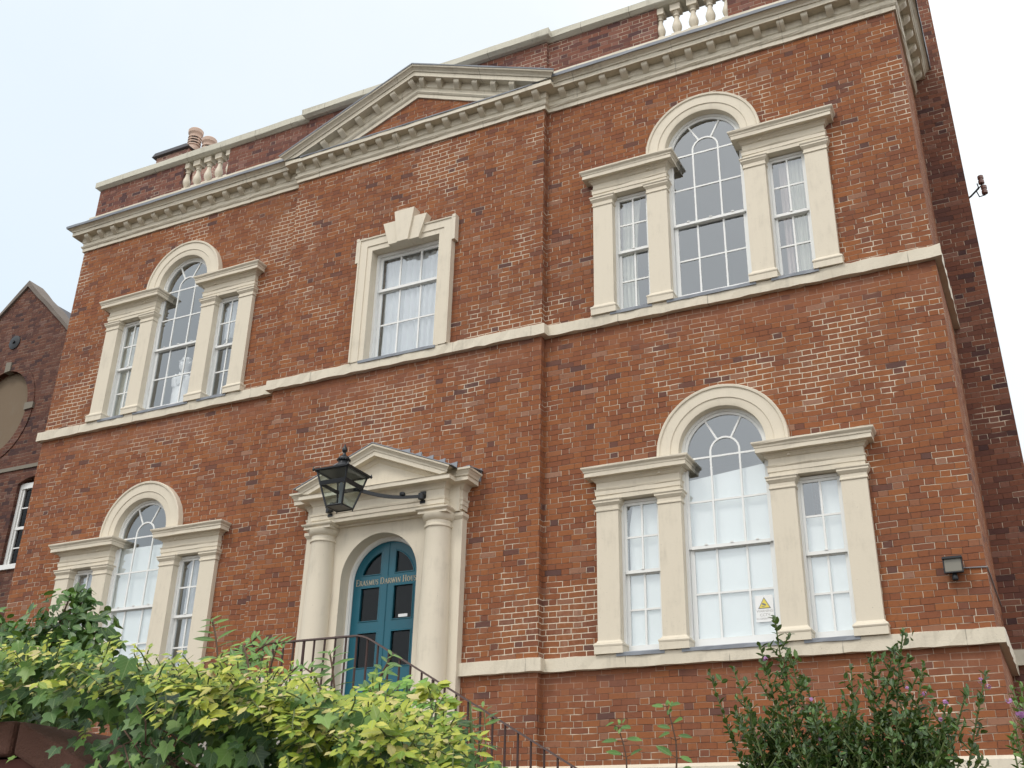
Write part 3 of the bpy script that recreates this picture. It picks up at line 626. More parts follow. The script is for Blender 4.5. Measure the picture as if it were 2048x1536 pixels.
# ---- centre window
cw = empty('sash_window', Vector((0, 0, 0))+HO, house)
YF = -CP-0.08
f = MB(); ZT = 6.625
path = [(-0.62, ZU), (-0.62, ZT), (0.62, ZT), (0.62, ZU)]
f.sweep(path, [(0, 0.0), (0, YF), (0.085, YF), (0.09, YF-0.014), (0.215, YF-0.014), (0.222, YF-0.03), (0.245, YF-0.034), (0.247, -0.1), (0.1, 0.0)], f=XZ, side=1, jit=0.0015)
for sg in (-1, 1): f.box(min(sg*0.86, sg*0.915), max(sg*0.86, sg*0.915), YF-0.032, -0.1, 6.44, 6.893)
f.box(-0.914, -0.86, YF-0.036, -0.1, 6.84, 6.894); f.box(0.86, 0.914, YF-0.036, -0.1, 6.84, 6.894)
f.build('architrave', CREAM, cw)
kx = MB()
for sg in (-1, 1): kx.prism([(sg*0.095, 6.615), (sg*0.275, 6.615), (sg*0.405, 7.035), (sg*0.165, 7.035)], YF-0.065, -0.1)
kx.build('voussoir', CREAM, cw, bevel=0.004)
kk = MB(); kk.prism([(-0.10, 6.605), (0.10, 6.605), (0.185, 7.19), (-0.185, 7.19)], YF-0.10, -0.1); kk.build('keystone', CREAM, cw, bevel=0.006)
s = MB(); y0 = -0.04
s.box(-0.62, -0.575, y0, y0+0.1, ZU+0.02, ZT); s.box(0.575, 0.62, y0, y0+0.1, ZU+0.02, ZT); s.box(-0.575, 0.575, y0, y0+0.1, 6.575, ZT)
s.box(-0.574, -0.525, 0.0, 0.03, 5.96, 6.575); s.box(0.525, 0.574, 0.0, 0.03, 5.96, 6.575); s.box(-0.525, 0.525, 0.0, 0.03, 6.53, 6.575); s.box(-0.573, 0.573, -0.006, 0.031, 5.94, 5.985)
s.box(-0.574, -0.52, 0.033, 0.059, 4.69, 5.97); s.box(0.52, 0.574, 0.033, 0.059, 4.69, 5.97); s.box(-0.52, 0.52, 0.034, 0.059, 4.69, 4.78); s.box(-0.52, 0.52, 0.034, 0.059, 5.93, 5.97)
for x in (-0.19, 0.19): s.box(x-0.013, x+0.013, 0.003, 0.028, 5.985, 6.53); s.box(x-0.013, x+0.013, 0.037, 0.057, 4.78, 5.93)
for (p, q) in ((-0.52, -0.203), (-0.177, 0.177), (0.203, 0.52)): s.box(p, q, 0.038, 0.056, 5.34, 5.366)
s.build('sash', WHITE, cw)
g = MB()
for (p, q) in ((-0.525, -0.19), (-0.19, 0.19), (0.19, 0.525)):
    for (z0, z1, y) in ((5.985, 6.53, 0.015), (4.78, 5.353, 0.047), (5.353, 5.93, 0.047)):
        a = rnd.uniform(-0.003, 0.003); g.add([(p, y+a, z0), (q, y-a, z0), (q, y-a, z1), (p, y+a, z1)], [(0, 1, 2, 3)])
g.build('glass', GLASS, cw, recalc=False)
s = MB(); s.sweep([(-0.70, -CP), (0.66, -CP)], [(-0.2, ZU+0.0), (0.085, ZU), (0.088, ZU-0.035), (0.096, ZU-0.035), (0.099, ZU+0.006), (0.09, ZU+0.012), (-0.2, ZU+0.03)], jit=0.003, seg=0.1); s.build('sill', LEAD, cw)

# ------------------------------------------------------------------ door case
dc = empty('door_surround', Vector((0, 0, 0))+HO, house)
DZ = -0.85                      # landing
pn = MB()
oh = [(-0.615, DZ), (-0.615, 1.235)]+arc(0, 1.235, 0.615, 180, 0, 36)[1:-1]+[(0.615, 1.235), (0.615, DZ)]
pn.prism([(-1.0, DZ), (-1.0, 1.99), (1.0, 1.99), (1.0, DZ)]+list(reversed(oh)), -0.26, -0.02)
pn.build('arch_panel', CREAM, dc, smooth=30)
for sg in (-1, 1):
    a = MB(); a.box(min(sg*1.0, sg*1.28), max(sg*1.0, sg*1.28), -0.245, -0.05, DZ, 1.96); a.sweep([(sg*1.005, -0.1), (sg*1.005, -0.25), (sg*1.275, -0.25), (sg*1.275, -0.1)] if sg > 0 else [(-1.275, -0.1), (-1.275, -0.25), (-1.005, -0.25), (-1.005, -0.1)], [(-0.1, 1.90), (0.0, 1.90), (0.03, 1.94), (0.03, 1.985), (-0.1, 1.985)])
    a.build('pilaster', CREAM, dc)
    c = MB(); cx, cy = sg*0.94, -0.29
    c.lathe([(0.25, DZ+0.08), (0.27, DZ+0.11), (0.25, DZ+0.15), (0.215, DZ+0.17), (0.205, DZ+0.2), (0.205, 0.1), (0.200, 0.7), (0.188, 1.25), (0.175, 1.76), (0.178, 1.775), (0.195, 1.785), (0.195, 1.805), (0.178, 1.815), (0.178, 1.87), (0.19, 1.875), (0.215, 1.905), (0.228, 1.94), (0.23, 1.955), (0.2, 1.957)], (cx, cy, 0), n=40)
    c.box(cx-0.28, cx+0.28, cy-0.28, cy+0.1, DZ, DZ+0.08); c.sweep([(cx-0.225, cy+0.1), (cx-0.225, cy-0.2), (cx+0.225, cy-0.2), (cx+0.225, cy+0.1)], [(-0.2, 1.956), (0.0, 1.956), (0.0, 1.99), (0.012, 1.995), (0.03, 2.015), (0.03, 2.028), (-0.2, 2.028)], jit=0.002)
    c.build('column', CREAM, dc, smooth=35)
en = MB()
ep = [(-1.28, -0.05), (-1.28, -0.27), (-1.085, -0.27), (-1.085, -0.43), (1.085, -0.43), (1.085, -0.27), (1.28, -0.27), (1.28, -0.05)]
eprof = [(-0.15, 2.03), (0.0, 2.03), (0.0, 2.085), (0.012, 2.09), (0.012, 2.15), (0.02, 2.155), (0.026, 2.18), (0.0, 2.185), (0.0, 2.30), (0.01, 2.31), (0.022, 2.335), (0.045, 2.365), (0.055, 2.375), (0.155, 2.378), (0.155, 2.43), (0.167, 2.438), (-0.15, 2.45)]
en.sweep(ep, eprof, jit=0.002, seg=0.25)
en.box(-0.95, 0.95, -0.41, -0.05, 2.035, 2.44); en.box(-1.0, 1.0, -0.30, -0.02, 1.99, 2.06)
for sg in (-1, 1): en.box(min(sg*0.9, sg*1.25), max(sg*0.9, sg*1.25), -0.3, -0.05, 2.0, 2.44)
en.build('entablature', CREAM, dc)
# pediment of the door case
dp = MB(); ta = 0.40; ca = math.cos(math.atan(ta)); apx = 2.99
pd = [(-0.02, 2.44), (1.2, 2.44), (0.0, 2.44+1.2*ta), (-1.2, 2.44)][1:]
dp.prism([(-1.22, 2.441), (1.22, 2.441), (0, 2.441+1.22*ta)], -0.44, -0.08)
dp.prism([(-0.86, 2.442), (0.86, 2.442), (0, 2.442+0.86*ta)], -0.43, -0.2)
def drake(prof, mat, name, z0, zclip=2.452, jit=0.002):
    mb = MB()
    for sg in (-1, 1):
        secs = []
        for k in range(9):
            t = k/8
            for (o, tt) in prof:
                za = z0+tt/ca; xe = min(1.20+max(0, o-0.155), (za-zclip)/ta); x = xe*(1-t); secs.append((sg*x, -0.43-o, za-ta*x+(rnd.uniform(-jit, jit) if 0 < k < 8 else 0)))
        m = len(prof); fs = [(k*m+j, k*m+(j+1) % m, (k+1)*m+(j+1) % m, (k+1)*m+j) for k in range(8) for j in range(m)]
        fs += [tuple(t) for t in tessellate_polygon([[Vector((o, t, 0)) for o, t in prof]])]
        mb.add(secs, fs)
    return mb.build(name, mat, dc)
dp.build('tympanum', CREAM, dc)
drake([(-0.1, -0.09), (0.012, -0.09), (0.014, -0.06), (0.03, -0.05), (0.05, -0.015), (0.056, 0.0), (0.152, 0.0), (0.152, 0.055), (0.162, 0.06), (0.168, 0.085), (0.195, 0.115), (0.212, 0.122), (0.215, 0.145), (-0.1, 0.15)], CREAM, 'raking_moulding', 2.885)
# returns of the cyma along the sides of the pediment roof and the lead roof
for sg in (-1, 1):
    rt = MB()
    pth = [(1.085, -0.43), (1.085, -0.27), (1.28, -0.27), (1.28, -0.10)] if sg > 0 else [(-1.28, -0.10), (-1.28, -0.27), (-1.085, -0.27), (-1.085, -0.43)]
    rt.sweep(pth, [(-0.2, 2.452), (0.15, 2.441), (0.163, 2.445), (0.17, 2.47), (0.195, 2.505), (0.212, 2.515), (0.214, 2.54), (-0.2, 2.56)])
    rt.build('cyma_return', CREAM, dc)
lr = MB()
for sg in (-1, 1):
    zt = 2.885+0.152/ca
    xe = 1.30
    vs = [(0, -0.652, zt+0.012), (sg*xe, -0.652, zt+0.012-ta*xe), (sg*xe, -0.12, zt+0.012-ta*xe+0.02), (0, -0.12, zt+0.03)]
    vs += [(x, y, z-0.012) for x, y, z in vs]
    lr.add(vs, [(0, 1, 2, 3), (4, 7, 6, 5), (0, 4, 5, 1), (1, 5, 6, 2), (2, 6, 7, 3)])
    # wing of the roof over the set-back ends
    vs = [(sg*1.30, -0.48, 2.545), (sg*1.502, -0.48, 2.542), (sg*1.502, -0.12, 2.60), (sg*1.30, -0.12, 2.58)]; vs += [(x, y, z-0.012) for x, y, z in vs]
    lr.add(vs, [(0, 1, 2, 3), (4, 7, 6, 5), (0, 4, 5, 1), (1, 5, 6, 2)])
    for i in range(7):         # stepped flashing against the wall
        x0 = 0.10+0.197*i; x1 = x0+0.19; zb = zt+0.02-ta*x1-0.02
        zt2 = zt+0.125-ta*(x0)
        lr.prism([(sg*x0, zb+0.02), (sg*x1, zb-0.02), (sg*(x1+0.015), zt2-0.03), (sg*(x0+0.03), zt2-0.055)] if i else [(sg*x0, zb), (sg*x1, zb-0.02), (sg*(x1+0.015), zt2-0.03), (sg*x0, zt2-0.03)], -CP-0.012, -CP+0.02)
lr.build('lead_roof', LEAD, dc)
th = MB(); th.box(-0.64, 0.64, -0.3, 0.1, DZ, DZ+0.06); th.build('threshold', STEPM, dc)

# ---- the door
door = empty('front_door', Vector((0, 0, 0))+HO, house)
fr = MB(); fr.sweep([(-0.614, DZ), (-0.614, 1.235)]+arc(0, 1.235, 0.614, 180, 0, 36)[1:-1]+[(0.614, 1.235), (0.614, DZ)], [(0, -0.06), (-0.045, -0.06), (-0.045, -0.045), (-0.055, -0.03), (-0.055, 0.06), (0, 0.06)], f=XZ, side=1); fr.build('door_frame', WHITE, door)
r = 0.556
leafo = [(-r, DZ+0.065), (-r, 1.235)]+arc(0, 1.235, r, 180, 0, 36)[1:-1]+[(r, 1.235), (r, DZ+0.065)]
def lite(x0, x1, z0, z1): return [(x0, z0), (x1, z0), (x1, z1), (x0, z1)]
top = lambda sg: [(sg*0.115, 1.335), (sg*0.415, 1.335)]+[(sg*x, z) for x, z in arc(0, 1.235, 0.435, 16, 74.5, 8)]
hl = []
for sg in (-1, 1):
    a, b = sorted((sg*0.115, sg*0.425))
    hl += [top(sg), lite(a, b, 0.69, 1.155), lite(a, b, 0.06, 0.53)]
dl = MB(); dl.plate(leafo, hl, -0.015, 0.035)
def bead(poly):
    ar = sum(p[0]*q[1]-q[0]*p[1] for p, q in zip(poly, poly[1:]+poly[:1]))
    dl.sweep(poly, [(-0.004, -0.024), (0.006, -0.024), (0.016, -0.0145), (-0.004, -0.0145)], f=XZ, side=(-1 if ar > 0 else 1), closed=True)
for h in hl: bead(h)
dl.box(-0.012, 0.012, -0.0175, -0.0155, DZ+0.07, 1.78)
dl.box(-0.003, 0.003, -0.024, -0.0176, DZ+0.07, 1.19); dl.box(-0.003, 0.003, -0.024, -0.0176, 1.30, 1.78)
for sg in (-1, 1):
    a, b = sorted((sg*0.115, sg*0.425)); dl.box(a, b, -0.022, -0.0145, -0.62, -0.14); dl.box(a+0.05, b-0.05, -0.03, -0.0225, -0.57, -0.19)
dl.build('door_leaf', BLUE, door)
dg = MB()
for h in hl:
    tri = tessellate_polygon([[Vector((a, b, 0)) for a, b in h]]); dg.add([(a, 0.012, b) for a, b in h], [tuple(t) for t in tri])
dg.build('door_glass', GLASSD, door, recalc=False)
lb = MB(); lb.box(0.20, 0.345, 0.006, 0.009, 0.715, 0.755); lb.build('notice_label', SIGNW, door)
# lettering in thick and thin strokes with serifs
GL = {'E': [((0.12, 0), (0.12, 1), 2), ((0.12, 1), (0.55, 1), 1), ((0.12, .52), (0.45, .52), 1), ((0.12, 0), (0.58, 0), 1), ((.55, 1), (.56, .84), 1), ((.58, 0), (.60, .17), 1), ((0.02, 1), (0.12, 1), 1), ((0.02, 0), (0.12, 0), 1)],
 'R': [((0.12, 0), (0.12, 1), 2), ((0.02, 1), (0.40, 1), 1), ((.40, 1), (.54, .9), 1.6), ((.54, .9), (.55, .68), 2), ((.55, .68), (.42, .54), 1.6), ((.42, .54), (.12, .52), 1), ((.34, .53), (.72, 0), 2), ((0.02, 0), (0.24, 0), 1)],
 'A': [((.06, 0), (.40, 1), 1), ((.40, 1), (.74, 0), 2.2), ((.18, .34), (.62, .34), 1), ((0, 0), (.16, 0), 1), ((.62, 0), (.84, 0), 1)],
 'S': [((.52, .84), (.44, .97), 1), ((.44, .97), (.24, 1), 1), ((.24, 1), (.10, .86), 1.6), ((.10, .86), (.14, .66), 2), ((.14, .66), (.46, .40), 2.2), ((.46, .40), (.52, .2), 2), ((.52, .2), (.40, .03), 1.6), ((.40, .03), (.18, 0), 1), ((.18, 0), (.07, .16), 1)],
 'M': [((.14, 0), (.18, 1), 1), ((.18, 1), (.50, .05), 2.2), ((.50, .05), (.84, 1), 1), ((.84, 1), (.90, 0), 2.2), ((.04, 0), (.24, 0), 1), ((.8, 0), (1., 0), 1), ((.08, 1), (.2, 1), 1), ((.84, 1), (.94, 1), 1)],
 'U': [((.14, 1), (.14, .28), 2.2), ((.14, .28), (.24, .05), 1.8), ((.24, .05), (.42, 0), 1.2), ((.42, 0), (.58, .1), 1), ((.58, .1), (.62, .3), 1), ((.62, .3), (.62, 1), 1), ((.04, 1), (.26, 1), 1), ((.52, 1), (.72, 1), 1)],
 'D': [((.12, 0), (.12, 1), 2), ((.02, 1), (.40, 1), 1), ((.40, 1), (.64, .84), 1.6), ((.64, .84), (.72, .5), 2.2), ((.72, .5), (.64, .16), 2.2), ((.64, .16), (.40, 0), 1.6), ((.40, 0), (.02, 0), 1)],
 'W': [((.06, 1), (.32, 0), 2.2), ((.32, 0), (.56, .95), 1), ((.56, .95), (.82, 0), 2.2), ((.82, 0), (1.06, 1), 1), ((-.02, 1), (.18, 1), 1), ((.46, 1), (.64, 1), 1), ((.96, 1), (1.14, 1), 1)],
 'I': [((.16, 0), (.16, 1), 2.2), ((.05, 0), (.27, 0), 1), ((.05, 1), (.27, 1), 1)],
 'N': [((.14, 0), (.14, 1), 1), ((.14, 1), (.70, 0), 2.2), ((.70, 0), (.70, 1), 1), ((.04, 0), (.24, 0), 1), ((.6, 1), (.8, 1), 1), ((.04, 1), (.16, 1), 1)],
 'H': [((.14, 0), (.14, 1), 2.2), ((.64, 0), (.64, 1), 2.2), ((.14, .52), (.64, .52), 1), ((.04, 0), (.25, 0), 1), ((.04, 1), (.25, 1), 1), ((.54, 0), (.75, 0), 1), ((.54, 1), (.75, 1), 1)],
 'O': [((.42, 1), (.18, .86), 1.6), ((.18, .86), (.08, .5), 2.2), ((.08, .5), (.18, .14), 2.2), ((.18, .14), (.42, 0), 1.6), ((.42, 0), (.66, .14), 1.6), ((.66, .14), (.76, .5), 2.2), ((.76, .5), (.66, .86), 2.2), ((.66, .86), (.42, 1), 1.6)]}
ADV = {'E': .66, 'R': .74, 'A': .82, 'S': .62, 'M': 1.04, 'U': .78, 'D': .82, 'W': 1.12, 'I': .34, 'N': .84, 'H': .80, 'O': .86}
tx = MB()
def strokes(text, x, z, cap, small, target=None):
    wdt = 0
    for wd in text.split(' '):
        for i, ch in enumerate(wd): wdt += ADV[ch]*(cap if i == 0 else small)+0.006
        wdt += 0.03
    k = (target/wdt) if target else 1
    for wd in text.split(' '):
        for i, ch in enumerate(wd):
            h = cap if i == 0 else small
            for (p, q, t) in GL[ch]:
                a = Vector((x+p[0]*h*k, z+p[1]*h)); b = Vector((x+q[0]*h*k, z+q[1]*h)); d = (b-a).normalized(); n = Vector((-d.y, d.x))*0.0026*t; a -= d*0.002; b += d*0.002
                tx.prism([tuple(a-n), tuple(b-n), tuple(b+n), tuple(a+n)], -0.0185, -0.0145)
            x += (ADV[ch]*h+0.006)*k
        x += 0.03*k
strokes('ERASMUS DARWIN HOUSE', -0.515, 1.195, 0.088, 0.068, 1.06)
tx.build('lettering', GOLD, door)

# ------------------------------------------------------------------ things in and on the windows
def blind(name, poly, y, label, mat=BLIND, group=None, cat='blind', wave=0.0):
    mb = MB(); mb.prism(poly, y, y+0.006); o = mb.build(name, mat); tag(o, label, cat, group); return o
G1 = 'white blinds in the ground floor windows'
x, z = WIN[0]
blind('window_blind', [(x-0.54, z+0.03), (x+0.54, z+0.03), (x+0.54, z+2.24), (x-0.54, z+2.13)], 0.135, 'large white blind filling the middle light of the lower right window', group=G1)
blind('window_blind', [(x-1.315, z+0.03), (x-0.84, z+0.03), (x-0.84, z+1.93), (x-1.26, z+1.93), (x-1.315, z+1.6)], 0.135, 'narrow white blind in the left side light of the lower right window', group=G1)
blind('window_blind', [(x+0.86, z+0.03), (x+1.40, z+0.03), (x+1.40, z+1.93), (x+1.09, z+1.93), (x+1.09, z+1.47), (x+0.86, z+1.47)], 0.135, 'white blind in the right side light of the lower right window, notched top left', group=G1)
x, z = WIN[2]
blind('window_blind', [(x-0.54, z+0.03), (x+0.54, z+0.03), (x+0.54, z+2.25), (x-0.54, z+2.25)], 0.135, 'white blind in the middle light of the lower left window behind the bush', group=G1)
def curtain(x0, x1, z0, z1, y, folds, label, mat=NET, amp=0.02, taper=0.0, lean=0.0, group=None, name='curtain'):
    mb = MB(); n = folds*8; m = 12; vs = []; ph = [rnd.uniform(0, 6.28) for _ in range(3)]
    for j in range(m+1):
        t = j/m; zz = z0+(z1-z0)*t
        for i in range(n+1):
            u = i/n; wd = 1-taper*math.sin(math.pi*(1-t)*0.75)
            xx = x0+(x1-x0)*u*wd+lean*(1-t)
            a = amp*(1.2-0.5*t); yy = y+a*math.sin(u*folds*6.283+ph[0]+0.5*math.sin(3*t+ph[1]))+0.35*a*math.sin(u*folds*13.1+ph[2]+t)
            vs.append((xx, yy, zz))
    fs = [(j*(n+1)+i, j*(n+1)+i+1, (j+1)*(n+1)+i+1, (j+1)*(n+1)+i) for j in range(m) for i in range(n)]
    mb.add(vs, fs); o = mb.build(name, mat, smooth=60, recalc=False); s = o.modifiers.new('cloth', 'SOLIDIFY'); s.thickness = 0.002
    tag(o, label, 'curtain', group); return o
x, z = WIN[1]
GC = 'curtains at the upper right window'
curtain(x-1.36, x-1.02, z+0.02, z+1.95, 0.165, 4, 'cream curtain hanging at the left edge of the upper right window', CURT, taper=0.25, group=GC)
curtain(x-1.385, x-1.32, z+0.02, z+1.95, 0.148, 2, 'narrow pinkish curtain edge at the far left of the upper right window', PINK, group=GC)
curtain(x+1.10, x+1.40, z+0.02, z+1.95, 0.165, 5, 'pale green-white curtain in gathers at the right side of the upper right window', CURT, group=GC)
curtain(x+0.98, x+1.09, z+0.02, z+1.93, 0.165, 2, 'pinkish curtain strip beside the gathered pale curtain of the upper right window', PINK, group=GC)
GN = 'net curtains'
curtain(-0.50, 0.53, 4.69, 6.585, 0.088, 9, 'white net curtain in loose folds behind the central window above the door', NET, amp=0.017, group=GN)
x, z = WIN[2]
for (a, b, lab) in ((-1.36, -0.90, 'left'), (0.97, 1.36, 'right')):
    curtain(x+a, x+b, z+0.02, z+1.95, 0.165, 5, 'grey-white net curtain in the %s side light of the lower left window' % lab, NET, group=GN)
x, z = WIN[3]
curtain(x-1.36, x-0.93, z+0.02, z+1.95, 0.165, 5, 'thin net curtain in the left side light of the upper left window', CURT, group=GN)
curtain(x+0.95, x+1.22, z+1.2, z+1.95, 0.165, 3, 'short white net curtain high in the right side light of the upper left window', NET, group=GN)
# warning sign
x, z = WIN[0]
sg = tag(empty('warning_sign', (x+0.34, 0.106, z+0.28)), 'white camera warning notice with yellow triangle stuck inside the lower right window', 'sign')
p = MB(); p.box(-0.105, 0.105, -0.003, 0.0, 0, 0.31); p.build('board', SIGNW, sg)
p = MB(); p.prism([(-0.075, 0.155), (0.075, 0.155), (0, 0.29)], -0.005, -0.003); p.build('triangle_border', SIGNG, sg)
p = MB(); p.prism([(-0.060, 0.164), (0.060, 0.164), (0, 0.272)], -0.0065, -0.005); p.build('triangle', SIGNY, sg)
p = MB(); p.prism([(-0.03, 0.205), (0.012, 0.185), (0.022, 0.203), (-0.02, 0.224)], -0.008, -0.0065); p.prism([(-0.034, 0.18), (-0.002, 0.172), (0.004, 0.178), (-0.03, 0.187)], -0.008, -0.0065); p.build('camera_symbol', SIGNG, sg)
def text(body, size, loc, mat, parent, name='lettering'):
    cu = bpy.data.curves.new(name, 'FONT'); cu.body = body; cu.size = size; cu.align_x = 'CENTER'; cu.extrude = 0.0006
    o = bpy.data.objects.new('t', cu); COL.objects.link(o); bpy.context.view_layer.update()
    me = bpy.data.meshes.new_from_object(o.evaluated_get(bpy.context.evaluated_depsgraph_get())); me.materials.clear(); me.materials.append(mat)
    bpy.data.objects.remove(o); ob = bpy.data.objects.new(name, me); COL.objects.link(ob); ob.parent = parent; ob.location = loc; ob.rotation_euler = (R(90), 0, 0); return ob
text('WARNING', 0.040, (0, -0.0036, 0.113), LETBROWN, sg); text('CCTV', 0.046, (0, -0.0036, 0.066), LETBROWN, sg); text('IN OPERATION', 0.029, (0, -0.0036, 0.028), LETBROWN, sg)

# plaster bust behind the upper left window
x, z = WIN[3]
bt = MB()
def loft(mb, rings, n=24):
    vs = []
    for (cx, cy, cz, rx, ry) in rings:
        for k in range(n):
            t = 2*math.pi*k/n; vs.append((cx+rx*math.cos(t), cy+ry*math.sin(t), cz))
    m = len(rings); fs = [(i*n+k, i*n+(k+1) % n, (i+1)*n+(k+1) % n, (i+1)*n+k) for i in range(m-1) for k in range(n)]
    fs += [tuple(reversed(range(n))), tuple((m-1)*n+k for k in range(n))]; mb.add(vs, fs)
loft(bt, [(0, 0, -0.3, .23, .15), (0, 0, 0, .235, .15), (0, 0, .14, .235, .145), (0, 0, .24, .21, .125), (0, 0, .30, .15, .10), (0, -.005, .335, .085, .08), (0, -.01, .37, .066, .07), (0, -.012, .41, .063, .07), (0, -.03, .435, .068, .085), (0, -.04, .46, .074, .098), (0, -.035, .50, .08, .105), (0, -.03, .54, .083, .106), (0, -.02, .58, .086, .108), (0, -.01, .62, .085, .107), (0, 0, .655, .075, .095), (0, .005, .68, .055, .07), (0, .01, .695, .025, .03)])
bust = tag(empty('plaster_bust', (x+0.0, 0.36, z+0.44)), 'white plaster bust of a man standing behind the upper left window', 'bust')
bust.rotation_euler = (0, 0, R(-12)); bust.scale = (1.0, 1.0, 1.0)
bt.build('body', MARBLE, bust, smooth=60)
fc = MB(); fc.add([(-.016, -.135, .515), (.016, -.135, .515), (0, -.165, .515), (0, -.138, .575), (-.008, -.132, .575), (.008, -.132, .575)], [(0, 1, 2), (0, 2, 3, 4), (1, 5, 3, 2), (0, 4, 5, 1)])
fc.box(-.06, .06, -.138, -.1, .583, .597); fc.box(-.026, .026, -.146, -.11, .483, .490); fc.box(-.022, .022, -.145, -.11, .470, .477); fc.build('face', MARBLE, bust, bevel=0.005)
hr = MB()
for k in range(11):
    t = math.pi*k/10; hr.lathe([(0.001, -.03), (.024, -.02), (.03, 0), (.024, .02), (.001, .03)], (0.088*math.cos(t), 0.095*math.sin(t)-0.0, .56+0.03*math.sin(3*t)), n=10)
for k in range(9): hr.lathe([(0.001, -.03), (.026, -.02), (.032, 0), (.026, .02), (.001, .03)], (-0.075+0.15*k/8, -.075+0.012*abs(k-4), .655-0.004*abs(k-4)), n=10)
hr.build('hair', MARBLE, bust, smooth=60)
ct = MB()
for s_ in (-1, 1): ct.prism([(s_*0.02, .08), (s_*0.12, .10), (s_*.15, .26), (s_*.06, .34), (s_*.03, .3)], -.165, -.08)
ct.prism([(-.035, .2), (.035, .2), (.05, .33), (-.05, .33)], -.125, -.08); ct.build('coat_lapel', MARBLE, bust, bevel=0.01)
pd_ = MB(); pd_.box(x-0.35, x+0.35, 0.18, 0.75, ZU+0.04, ZU+0.14); tag(pd_.build('window_ledge', PLASTER), 'pale ledge the plaster bust stands on behind the upper left window', 'ledge')

# ------------------------------------------------------------------ lantern on its bracket
lan = tag(empty('wall_lantern', (0, -1.28, 2.12)), 'black four-sided lantern on two curved iron arms in front of the door pediment', 'lantern')
def sqring(h, z): return [(-h, -h, z), (h, -h, z), (h, h, z), (-h, h, z)]
fr = MB(); hb, hm, ht = 0.125, 0.20, 0.25; zb, zm_, zt = -0.22, 0.08, 0.245
for k in range(4):
    b, m_, t = sqring(hb, zb)[k], sqring(hm, zm_)[k], sqring(ht-0.012, zt)[k]; fr.tube([b, m_, t], 0.013, 6)
for (h, z, r_) in ((hb, zb, 0.014), (ht, zt+0.005, 0.02)):
    q = sqring(h, z)
    for k in range(4): fr.tube([q[k], q[(k+1) % 4]], r_, 6)
q0 = sqring(hm+0.003, zm_-0.028); q1 = sqring(hm+0.016, zm_+0.028)
for k in range(4):
    a, b, c, d = q0[k], q0[(k+1) % 4], q1[(k+1) % 4], q1[k]; i = 0.93
    fr.add([a, b, c, d]+[(p[0]*i, p[1]*i, p[2]) for p in (a, b, c, d)], [(0, 1, 2, 3), (7, 6, 5, 4), (0, 4, 5, 1), (3, 2, 6, 7)])
for p in sqring(hb, zb-0.03): fr.tube([p, (p[0], p[1], zb)], 0.008, 6)
fr.add(sqring(hb, zb-0.005)+sqring(hb, zb+0.005), [(3, 2, 1, 0), (4, 5, 6, 7)])
fr.build('frame', BLACK, lan)
gm = MB()
for k in range(4):
    b, m_, t = sqring(hb-0.003, zb), sqring(hm-0.003, zm_), sqring(ht-0.015, zt); j = (k+1) % 4
    gm.add([b[k], b[j], m_[j], m_[k], t[j], t[k]], [(0, 1, 2, 3), (3, 2, 4, 5)])
gm.build('glass', GLASSL, lan, recalc=False)
rfm = MB()
rings = [sqring(ht+0.025, zt), sqring(ht+0.028, zt+0.022), sqring(0.20, zt+0.05), sqring(0.10, zt+0.105)]
vs = [p for r_ in rings for p in r_]; rfm.add(vs, [(i*4+k, i*4+(k+1) % 4, (i+1)*4+(k+1) % 4, (i+1)*4+k) for i in range(3) for k in range(4)]+[(3, 2, 1, 0), (12, 13, 14, 15)])
for p in sqring(ht+0.025, zt+0.01): rfm.lathe([(0.006, -0.02), (0.018, 0.0), (0.012, 0.02), (0.004, 0.04)], p, n=8)
rfm.lathe([(0.115, 0.09), (0.10, 0.12), (0.075, 0.15), (0.065, 0.185), (0.082, 0.19), (0.085, 0.215), (0.075, 0.235), (0.05, 0.255), (0.028, 0.27), (0.02, 0.30)], (0, 0, zt), n=20)
for k in range(14):
    t = 2*math.pi*k/14; rfm.lathe([(0.004, -0.012), (0.014, 0), (0.004, 0.012)], (0.084*math.cos(t), 0.084*math.sin(t), zt+0.20), n=6)
rfm.build('roof', BLACK, lan, smooth=40)
fn = MB(); fn.lathe([(0.018, 0.29), (0.02, 0.31), (0.034, 0.325), (0.038, 0.35), (0.028, 0.38), (0.014, 0.40), (0.006, 0.43), (0.001, 0.435)], (0, 0, zt), n=16); fn.build('finial', BLACK, lan, smooth=60)
bl = MB(); bl.lathe([(0.012, -0.2), (0.02, -0.15), (0.02, 0.0), (0.035, 0.03), (0.03, 0.10), (0.01, 0.14)], (0, 0, 0), n=12); bl.build('burner', LEAD, lan, smooth=50)
